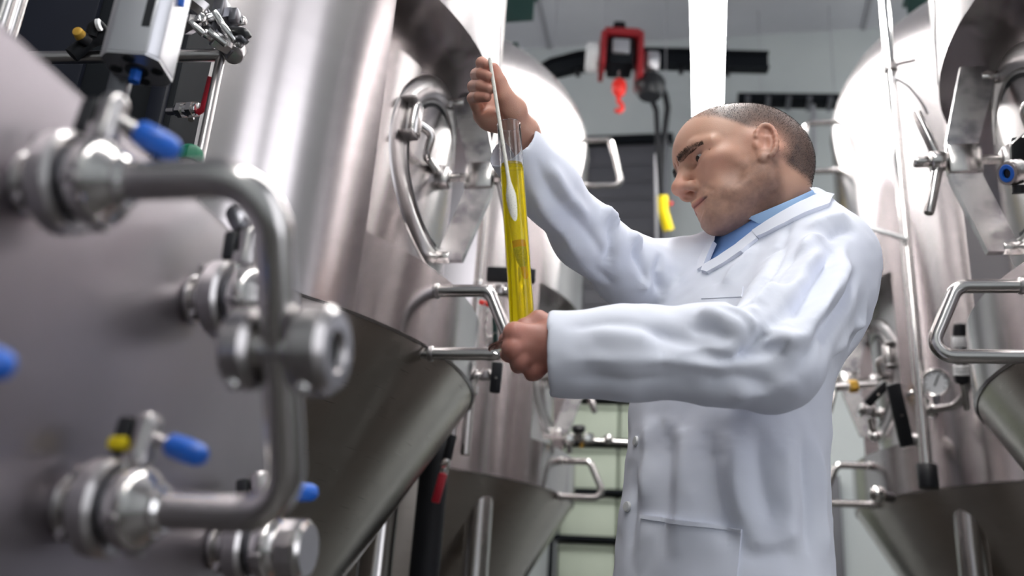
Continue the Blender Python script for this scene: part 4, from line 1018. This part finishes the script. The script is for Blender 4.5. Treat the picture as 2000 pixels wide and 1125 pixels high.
# ------------------------------------------------------------------ rack of pale crates at the end of the aisle
RYk = 5.9
zr = [on_plane(1180, y, 1, RYk)[2] for y in (778, 863, 960, 1053, 1150)]
xl, xr_ = on_plane(1085, 900, 1, RYk)[0], on_plane(1330, 900, 1, RYk)[0]
rk = thing('storage_rack', 'black steel rack with pale green crates at the end of the aisle', 'rack', ((xl+xr_)/2, RYk+.15, 0))
for z_ in zr:
    MB().box(((xl+xr_)/2, RYk, z_), (xr_-xl, .03, .032), bev=.004).build('shelf_bar', 'black_paint', rk)
    MB().box(((xl+xr_)/2, RYk+.17, z_-.01), (xr_-xl, .32, .012)).build('shelf', 'steel_dark', rk, 0)
for x_ in (xl, xr_):
    for y_ in (RYk, RYk+.32): MB().box((x_, y_, zr[0]/2+.05), (.03, .03, zr[0]+.1), bev=.003).build('upright', 'black_paint', rk)
crl = ['on the top level', 'on the second level', 'on the third level', 'on the lowest level in view']
for i in range(4):
    zt, zb_ = zr[i]-.02, zr[i+1]+.008; w_ = (xr_-xl-.06)/2
    for j in range(2):
        cx_ = xl+.03+w_*(j+.5); t = thing('crate', 'pale green rack crate ' + crl[i] + [', nearer the tank', ', partly behind the coat'][j], 'crate', (cx_, RYk+.17, zb_), 'crates in the rack')
        MB().box((cx_, RYk+.175, (zt+zb_)/2), (w_-.012, .27, zt-zb_-.012), bev=.012).build('body', 'green_wall', t)
        MB().box((cx_, RYk+.034, zt-.03), (w_-.01, .016, .03), bev=.006).build('rim', 'green_wall', t)
# ------------------------------------------------------------------ chain hoist on a curved monorail
ZR = 4.25
rp = [on_plane(u, v, 2, ZR) for u, v in ((1000, 190), (1032, 160), (1080, 134), (1130, 121), (1180, 116), (1240, 114), (1330, 116), (1420, 120), (1500, 122))]
mr = thing('monorail', 'dark curved hoist rail under the ceiling', 'rail', tuple(rp[3]))
def sweep_box(pts, w_, h_, dz=0):
    v = []; f = []
    for i, p in enumerate(pts):
        t_ = nrm(np.array(pts[min(i+1, len(pts)-1)])-np.array(pts[max(i-1, 0)])); n_ = np.array([-t_[1], t_[0], 0])
        for a, b2 in ((-1, -1), (1, -1), (1, 1), (-1, 1)): v.append(np.array(p)+n_*a*w_/2+np.array([0, 0, b2*h_/2+dz]))
    for i in range(len(pts)-1):
        for k in range(4): f.append((i*4+k, i*4+(k+1) % 4, i*4+4+(k+1) % 4, i*4+4+k))
    f += [(0, 1, 2, 3), tuple(len(v)-4+k for k in (3, 2, 1, 0))]
    return MB().add(v, f)
sweep_box(rp, .012, .10).build('web', 'black_paint', mr)
sweep_box(rp, .07, .014, -.05).build('lower_flange', 'black_paint', mr)
sweep_box(rp, .07, .014, .05).build('upper_flange', 'black_paint', mr)
for p in (rp[2], rp[4], rp[7]): MB().cyl(p, (p[0], p[1], ZC), .005, n=8).build('hanger_rod', 'aluminium', mr)
for p in (rp[1], rp[2], rp[3], rp[6], rp[7]): MB().box(p-np.array([0, 0, .075]), (.03, .03, .05), bev=.006).build('trolley', 'black_plastic', mr)
hc = on_plane(1212, 108, 2, 4.12); hd_ = float((hc-CAM) @ AX[2]); U_ = nrm(np.array([AX[0][0], AX[0][1], 0])); V_ = np.array([-U_[1], U_[0], 0]); m_px = 1.12*hd_/FPX
hq = lambda du, dv, dw=0: hc + U_*du*m_px + np.array([0, 0, -dv*m_px]) + V_*dw     # offsets in photo pixels at the hoist, turned into metres
ho = thing('chain_hoist', 'red and black electric chain hoist with red hook hanging from the curved rail', 'hoist', tuple(hc))
MB().box(hq(0, -30), (.20, .20, .045), X=U_, Y=V_, bev=.010).box(hq(32, 12), (.035, .20, .29), X=U_, Y=V_, bev=.01).box(hq(-32, 4), (.03, .20, .22), X=U_, Y=V_, bev=.01).build('frame', 'hoist_red', ho)
MB().box(hq(-1, 5, .0), (.14, .17, .17), X=U_, Y=V_, bev=.012).build('gearbox', 'black_paint', ho)
MB().box(hq(-2, 2, -.09), (.095, .03, .09), X=U_, Y=V_, bev=.008).build('cover_plate', 'aluminium', ho)
MB().cyl(hq(-38, 8), hq(-60, 8), .085, n=28, bev=.012).build('motor_cover', 'white_plastic', ho)
MB().cyl(hq(44, 14), hq(66, 14), .070, n=28, bev=.012).build('brake_cover', 'aluminium', ho)
MB().box(hq(-4, -52), (.07, .09, .07), X=U_, Y=V_, bev=.015).box(hq(-2, -42), (.12, .11, .03), X=U_, Y=V_, bev=.01).build('suspension', 'black_paint', ho)
MB().lathe([(.0005, .02), (.07, .02), (.085, -.01), (.08, -.07), (.06, -.10), (.0005, -.10)], hq(52, 50), (0, 0, 1), 24).build('chain_bag', 'black_plastic', ho)
for k in range(7):
    c = hq(-2, 32+k*4); ax_ = U_ if k % 2 else V_
    MB().tube([c+np.array([0, 0, .012])*cos(a)+ax_*.007*sin(a) for a in np.linspace(0, 2*pi, 13)], .0028, 6, cap=False).build('chain_link', 'steel', ho)
MB().lathe([(.0005, .05), (.03, .05), (.040, .03), (.042, 0), (.034, -.03), (.02, -.045), (.0005, -.045)], hq(-1, 68), (0, 0, 1), 24).build('hook_block', 'hook_red', ho)
hk = [hq(-1, 80), hq(-2, 92), hq(4, 100), hq(6, 108), hq(0, 114), hq(-6, 110)]
MB().tube(hk, .013, 12, bend=.02, radii=None).build('hook', 'hook_red', ho)
# hose bundle and yellow pendant switch
pc = thing('pendant_control', 'yellow pendant switch hanging on black cables left of the man\'s face', 'switch', tuple(at(1296, 415, hd_)))
for k, (a, b2, c) in enumerate((((1255, 168), (1282, 215), (1286, 300)), ((1285, 165), (1304, 210), (1294, 300)))):
    MB().tube([hq(50, 52), at(*a, hd_), at(a[0]+14, a[1]+18, hd_), at(*b2, hd_), at(*c, hd_), at(1291, 385, hd_)], .016 if k == 0 else .018, 12, bend=.08).build('cable', 'rubber', pc)
cq = at(1300, 190, hd_); MB().cyl(cq, (cq[0], cq[1], ZC), .003, n=6).build('support_wire', 'aluminium', pc)
MB().tube([at(1294, 382, hd_), at(1295, 412, hd_), at(1306, 450, hd_)], .030, 16, bend=.05, radii=None).build('housing', 'yellow_plastic', pc)
MB().cyl(at(1308, 398, hd_-.02), at(1314, 398, hd_-.02), .010, n=14, bev=.003).build('push_button', 'hook_red', pc)
MB().cyl(at(1283, 500, hd_+.25), at(1281, 300, hd_+.25), .009, n=12).build('guide_tube', 'aluminium', pc)
# cable tray right of the man's head
tr0, tr1 = on_plane(1440, 196, 1, 6.0), on_plane(1680, 199, 1, 6.0)
tr = thing('cable_tray', 'black cable tray high on the end wall right of the man\'s head', 'tray', tuple((tr0+tr1)/2))
MB().box((tr0+tr1)/2, (np.linalg.norm(tr1-tr0), .12, .06), X=nrm(tr1-tr0), bev=.006).build('tray', 'black_paint', tr)
for k in range(6): MB().box(tr0+(tr1-tr0)*(k+.5)/6-np.array([0, 0.03, .04]), (.03, .16, .03), bev=.004).build('clip', 'steel_dark', tr)
for k in (.2, .8): MB().cyl(tr0+(tr1-tr0)*k, (tr0+(tr1-tr0)*k)*np.array([1, 1, 0])+np.array([0, 0, ZC]), .004, n=8).build('hanger_rod', 'aluminium', tr)
MB().cyl(on_plane(1588, 205, 1, 5.98), on_plane(1590, 300, 1, 5.98), .016, n=12).build('drop_pipe', 'aluminium', tr)
# dark green steel brackets near the ceiling beside both front tanks
for i, (u, v, d, sx, sz, lb) in enumerate(((1010, 8, 4.6, .17, .20, 'dark green steel bracket by the top edge, right of the big left tank'), (988, 108, 4.75, .12, .14, 'dark green steel bracket peeping out behind the raised hand'),
                                          (1806, 40, 4.9, .16, .36, 'dark green steel bracket in the gap between the two right tanks'))):
    c = at(u, v, d); hx = (.0, -.05, .0)[i]; t = thing('steel_bracket', lb, 'bracket', tuple(c), 'green ceiling brackets')
    MB().box(c, (sx, .02, sz), bev=.004).build('plate', 'bracket_green', t)
    MB().box(c+np.array([0, .05, sz/2-.01]), (sx, .10, .02), bev=.004).build('flange', 'bracket_green', t)
    MB().cyl(c+np.array([hx, .05, sz/2]), (c[0]+hx, c[1]+.05, ZC), .004, n=8).build('hanger_rod', 'aluminium', t)
# ------------------------------------------------------------------ pipes, valves and gauges on the tanks
def lever_valve(label, c, d, lever, body_axis, s=1.0, lev_m='black_plastic', grp='lever valves on the tanks', wide=.016):
    """small tri-clamp valve: body along body_axis, flat lever given as two pixel points"""
    t = thing('lever_valve', label, 'valve', tuple(at(*c, d)), grp); p = at(*c, d); ax_ = nrm(body_axis)
    MB().cyl(p-ax_*.035*s, p+ax_*.035*s, .012*s, n=20, bev=.001).build('body', 'steel', t)
    for k in (-.028, .028): MB().ring(p+ax_*(k-.004)*s, ax_, .011*s, .020*s, .009*s, 24, .002).build('clamp', 'steel_polished', t)
    MB().lathe([(.0005, 0), (.016*s, 0), (.018*s, .004*s), (.014*s, .014*s), (.008*s, .02*s), (.0005, .02*s)], p, -AX[2]*.4+AX[1]*.9, 20).build('bonnet', 'steel_satin', t)
    a, b2 = at(*lever[0], d-.03), at(*lever[1], d-.03); L_ = nrm(b2-a); Yl = nrm(np.cross(L_, AX[2])); Zl = np.cross(L_, Yl)
    lv = MB().box((a+b2)/2, (np.linalg.norm(b2-a), wide*2*s, .016*s), X=L_, Y=Yl, Z=Zl, bev=.006*s).build('lever', lev_m, t)
    MB().cyl((a*.5+b2*.5)-AX[2]*.012*s, (a*.5+b2*.5)-AX[2]*.006*s, .004*s, n=10).build('screw', 'steel', lv)
    return t
Xw = np.array([1., 0, 0]); Zw = np.array([0, 0, 1.])
# left: standpipe between the two left tanks
px_, py_ = -.645, 2.50
sp = thing('stand_pipe', 'slim upright steel pipe behind the measuring glass', 'pipe', (px_, py_, 0))
MB().tube([(px_, py_, 1.45), (px_, py_, 2.5), (px_, py_, ZC)], .0135, 18).build('pipe', 'steel', sp)
MB().cyl((px_-.045, py_+.02, 1.5), (px_-.045, py_+.02, 3.4), .010, n=14).build('tracer_pipe', 'steel_satin', sp)
for z_ in (1.93, 1.62): MB().ring((px_, py_, z_), (0, 0, 1), .013, .022, .03, 24, .003).build('coupling', 'steel_polished', sp)
MB().cyl((px_, py_, 1.935), (px_+.075, py_-.01, 1.935), .011, n=16).build('branch', 'steel', sp)
lever_valve('valve with a black bar handle showing on both sides of the yellow liquid', (974, 570), 2.38, ((950, 535), (1046, 540)), AX[0]*.9+AX[2]*.3, .95, wide=.021)
lever_valve('valve with black lever just under the hand that holds the glass', (950, 735), 2.22, ((972, 706), (966, 768)), AX[0], .9, wide=.015)
lever_valve('valve with a dark green lever left of the clear foot of the glass', (962, 672), 2.55, ((966, 618), (968, 682)), AX[1], .7, 'lever_green', wide=.010)
ch = thing('safety_chain', 'short steel chain hanging beside the big left tank', 'chain', tuple(at(946, 600, 2.3)))
for k in range(11):
    c = at(947+2*sin(k), 598+k*8.5, 2.3); ax_ = Xw if k % 2 else AX[2]
    MB().tube([c+AX[1]*.0085*cos(a)+ax_*.0045*sin(a) for a in np.linspace(0, 2*pi, 11)], .0016, 6, cap=False).build('chain_link', 'steel', ch)
MB().sphere(at(943, 692, 2.3), .010, 14, 9).build('end_nut', 'steel_polished', ch)
MB().cyl(at(938, 590, 2.32), at(958, 596, 2.3), .006, n=12).build('hook_pin', 'hook_red', ch)
# black drain column and red-handled valve under the left tanks
dp = thing('drain_hose', 'thick black hose running down between the two left tanks', 'hose', tuple(at(850, 1100, 2.55)*[1, 1, 0]))
q0 = at(852, 870, 2.60); q1 = q0.copy(); q1[2] = 0
MB().tube([q0+np.array([-.10, .12, .08]), q0, q1], .040, 20, bend=.06).build('hose', 'rubber', dp)
rv2 = thing('hanging_valve', 'small valve with a red printed handle hanging by the black hose', 'valve', tuple(at(868, 910, 2.48)))
MB().cyl(at(884, 850, 2.5), at(872, 900, 2.48), .012, n=16, bev=.002).build('hose_end', 'rubber', rv2)
MB().cyl(at(873, 896, 2.48), at(866, 926, 2.47), .011, n=16, bev=.002).build('body', 'steel_polished', rv2)
MB().cyl(at(876, 906, 2.46), at(862, 910, 2.46), .008, n=6).build('packing_nut', 'steel', rv2)
a, b2 = at(866, 924, 2.45), at(850, 982, 2.44); MB().box((a+b2)/2, (np.linalg.norm(b2-a), .022, .010), X=nrm(b2-a), Y=nrm(np.cross(b2-a, AX[2])), Z=nrm(np.cross(b2-a, np.cross(b2-a, AX[2]))), bev=.004).build('handle', 'red_plastic', rv2)
# sampling line on the farther left tank
d = 3.45
sl_ = thing('sample_line', 'thin pipe with bright nuts and a black knob on the farther left tank', 'pipe', tuple(at(1120, 858, d)))
MB().tube([at(1062, 852, d+.05), at(1115, 857, d), at(1200, 863, d), at(1250, 866, d)], .008, 14).build('pipe', 'steel', sl_)
for u in (1113, 1150): MB().cyl(at(u-9, 856, d), at(u+9, 857, d), .020, n=6, bev=.003).build('nut', 'steel_polished', sl_, 25)
MB().cyl(at(1131, 858, d), at(1130, 842, d-.02), .014, n=16).build('bonnet', 'steel', sl_)
MB().lathe([(.0005, .03), (.02, .028), (.026, .02), (.024, .004), (.014, 0), (.0005, 0)], at(1130, 846, d-.02), AX[1], 20).build('knob', 'black_plastic', sl_)
MB().cyl(at(1112, 862, d), at(1112, 885, d), .010, n=14).build('drop_leg', 'steel', sl_)
MB().tube([at(1138, 866, d), at(1135, 874, d)], .008, 12).build('drain', 'brass_cap', sl_)
for u in (1188,): MB().sphere(at(u, 858, d), .018, 14, 9).build('union', 'steel_polished', sl_)
MB().tube([at(1148, 776, d), at(1160, 803, d)], .008, 12).build('thermowell', 'steel', sl_)
# right: tall white pipe with brackets
pw = thing('tall_pipe', 'tall bright steel pipe rising in front of the domed right tank', 'pipe', (.622, 2.86, 0))
pb_, pt_ = np.array([.622, 2.86, 1.50]), np.array([.622, 2.86, 3.9])
MB().cyl(pb_, pt_, .0175, n=22).build('pipe', 'steel_polished', pw)
MB().ring((.622, 2.86, 2.845), (0, 0, 1), .017, .024, .03, 24, .003).build('pipe_clip', 'steel_satin', pw)
MB().cyl((.60, 2.85, 2.86), (.70, 2.84, 2.875), .007, n=12, bev=.002).build('clip_bolt', 'steel', pw)
MB().tube([at(1748, 152, 2.95), at(1775, 168, 2.97), at(1800, 200, 3.0), at(1812, 222, 3.02)], .0045, 10, bend=.05).build('cable', 'aluminium', pw)
MB().tube([at(1690, 444, 3.0), at(1730, 455, 2.93), at(1772, 468, 2.90)], .008, 10, bend=.06).build('white_tie', 'white_plastic', pw)
MB().cyl((.622, 2.86, 1.46), (.622, 2.86, 1.53), .029, n=10, bev=.004).build('foot_clamp', 'black_plastic', pw)
MB().cyl((.622, 2.86, 3.8), (.622, 2.86, ZC), .012, n=16).build('ceiling_hanger', 'steel', pw)
lever_valve('valve at the foot of the tall pipe with a long black lever', (1786, 862), 2.86, ((1744, 748), (1772, 872)), AX[0], 1.1, wide=.020)
lever_valve('valve left of the tall pipe with a short black lever pointing up right', (1700, 805), 3.0, ((1692, 790), (1732, 748)), AX[0]*.9-AX[1]*.2, 1.1, wide=.014)
t = thing('inlet_pipe', 'bright horizontal pipe with brass union just behind the man\'s back', 'pipe', tuple(at(1665, 752, 3.1)))
MB().cyl(at(1630, 757, 3.1), at(1712, 751, 3.1), .014, n=18).build('pipe', 'steel_polished', t)
MB().cyl(at(1658, 755, 3.1), at(1674, 754, 3.1), .022, n=6, bev=.003).build('union', 'brass_cap', t, 25)
MB().tube([at(1700, 815, 3.0), at(1704, 835, 3.0), at(1709, 852, 3.0)], .011, 14).sphere(at(1709, 852, 3.0), .018, 12, 8).build('drain', 'steel_polished', t)
# pressure gauge on a bent line
gp = thing('pressure_gauge', 'round pressure gauge with white dial on a bent pipe beside the tall pipe', 'gauge', tuple(at(1825, 748, 2.75)))
gcn = at(1828, 747, 2.75); gax = nrm(-AX[2]*.82-AX[0]*.52+AX[1]*.05)
MB().lathe([(.0005, -.03), (.034, -.03), (.040, -.022), (.041, .004), (.038, .008), (.034, .006), (.034, .002)], gcn, gax, 32).build('case', 'steel', gp)
fcx = MB().lathe([(.0005, .0025), (.034, .0025), (.0345, .001)], gcn, gax, 32).build('dial', 'gauge_face', gp)
gx, gy, gz = frame(gax, (0, 0, 1))
MB().box(gcn+gz*.004+gx*.006-gy*.003, (.036, .0035, .0015), X=nrm(gx-gy*.5), Y=nrm(gy+gx*.5), Z=gz).build('needle', 'black_plastic', fcx, 0)
for k in range(9):
    a = radians(-130+k*32.5); MB().box(gcn+gz*.0035+(gx*cos(a)+gy*sin(a))*.028, (.007, .002, .001), X=gx*cos(a)+gy*sin(a), Y=-gx*sin(a)+gy*cos(a), Z=gz).build('tick', 'black_plastic', fcx, 0)
MB().tube([at(1797, 802, 2.78), at(1830, 798, 2.74), at(1868, 792, 2.7), at(1887, 768, 2.68), at(1888, 745, 2.68)], .0125, 16, bend=.05).build('pipe', 'steel', gp)
MB().cyl(at(1829, 772, 2.75), at(1831, 798, 2.74), .010, n=12).build('stem', 'steel_dark', gp)
for u, v in ((1806, 800), (1820, 800)): MB().cyl(at(u-4, v+1, 2.77), at(u+4, v-1, 2.77), .024, n=16, bev=.003).build('clamp', 'steel_satin', gp)
MB().tube([at(1770, 772, 2.8), at(1786, 764, 2.78), at(1806, 772, 2.78), at(1816, 790, 2.78)], .006, 10, bend=.03).build('sense_line', 'steel', gp)
# filter housing beside the front right tank
fh = thing('vent_filter', 'upright clear vent filter with black top beside the front right tank', 'filter', tuple(at(1874, 750, 2.66)))
c0_, c1_ = at(1880, 748, 2.66), at(1874, 630, 2.66); fd = nrm(c1_-c0_); fl = np.linalg.norm(c1_-c0_)
MB().lathe([(.0005, 0), (.018, 0), (.021, .005), (.021, .022), (.0005, .022)], c0_, fd, 24).build('base', 'black_plastic', fh)
for k in range(3): MB().ring(c0_+fd*(.022+k*.010), fd, .012, .023, .008, 24, .002).build('white_ring', 'white_plastic', fh)
MB().lathe([(.0005, .05), (.018, .05), (.0185, fl*.62), (.0005, fl*.62)], c0_, fd, 24).build('bowl', 'steel_polished', fh)
MB().lathe([(.0005, fl*.60), (.022, fl*.60), (.023, fl*.64), (.023, fl*.74), (.020, fl*.78), (.0005, fl*.78)], c0_, fd, 24).build('collar', 'white_plastic', fh)
MB().lathe([(.0005, fl*.78), (.021, fl*.78), (.019, fl*.90), (.016, fl*.98), (.010, fl), (.0005, fl)], c0_, fd, 24).build('cap', 'black_plastic', fh)
MB().tube([c0_, at(1885, 765, 2.67), at(1888, 800, 2.68)], .010, 12).build('tail_pipe', 'steel', fh)
# threaded sample cock on the door of the front right tank
d = 1.72
sc_ = thing('sample_cock', 'threaded steel spout with blue ring on the door of the right front tank', 'valve', tuple(at(1985, 338, d)))
s0, s1 = at(1966, 339, d), at(2010, 332, d+.02); sd_ = nrm(s1-s0)
MB().lathe([(.014, 0), (.0215, 0)] + [(.0215+(.0022 if k % 2 else 0), .004+.0035*k) for k in range(9)] + [(.018, .045), (.014, .045)], s0, sd_, 28, closed=True).build('spout', 'steel_satin', sc_)
MB().ring(s0-sd_*.001, sd_, .009, .0165, .004, 28, .001).build('seal_ring', 'blue_plastic', sc_)
MB().cyl(s0+sd_*.004, s0+sd_*.03, .0145, n=20).build('bore', 'black_plastic', sc_)
MB().box(at(2002, 292, d+.01), (.05, .01, .045), X=AX[0], Y=AX[2], Z=AX[1], bev=.004).build('lever_plate', 'black_plastic', sc_)
MB().tube([at(1975, 312, d), at(1974, 283, d), at(1996, 264, d), at(2025, 240, d)], .0022, 8, bend=.012).build('lever_edge', 'steel', sc_)
MB().cyl(at(1990, 362, d), at(1990, 378, d), .012, n=14).build('drain_nut', 'black_plastic', sc_)
MB().cyl(s1, s1+sd_*.10, .018, n=18).build('tail', 'steel', sc_)
# ball-ended port on the cone of the farther right tank
bp = thing('ball_port', 'small polished ball port on the lower rim of the domed right tank', 'port', tuple(at(1716, 965, 2.85)))
MB().sphere(at(1714, 965, 2.85), .026, 18, 12).build('ball', 'steel_polished', bp)
MB().cyl(at(1716, 966, 2.86), at(1740, 972, 2.98), .016, n=16).build('neck', 'steel_dark', bp)
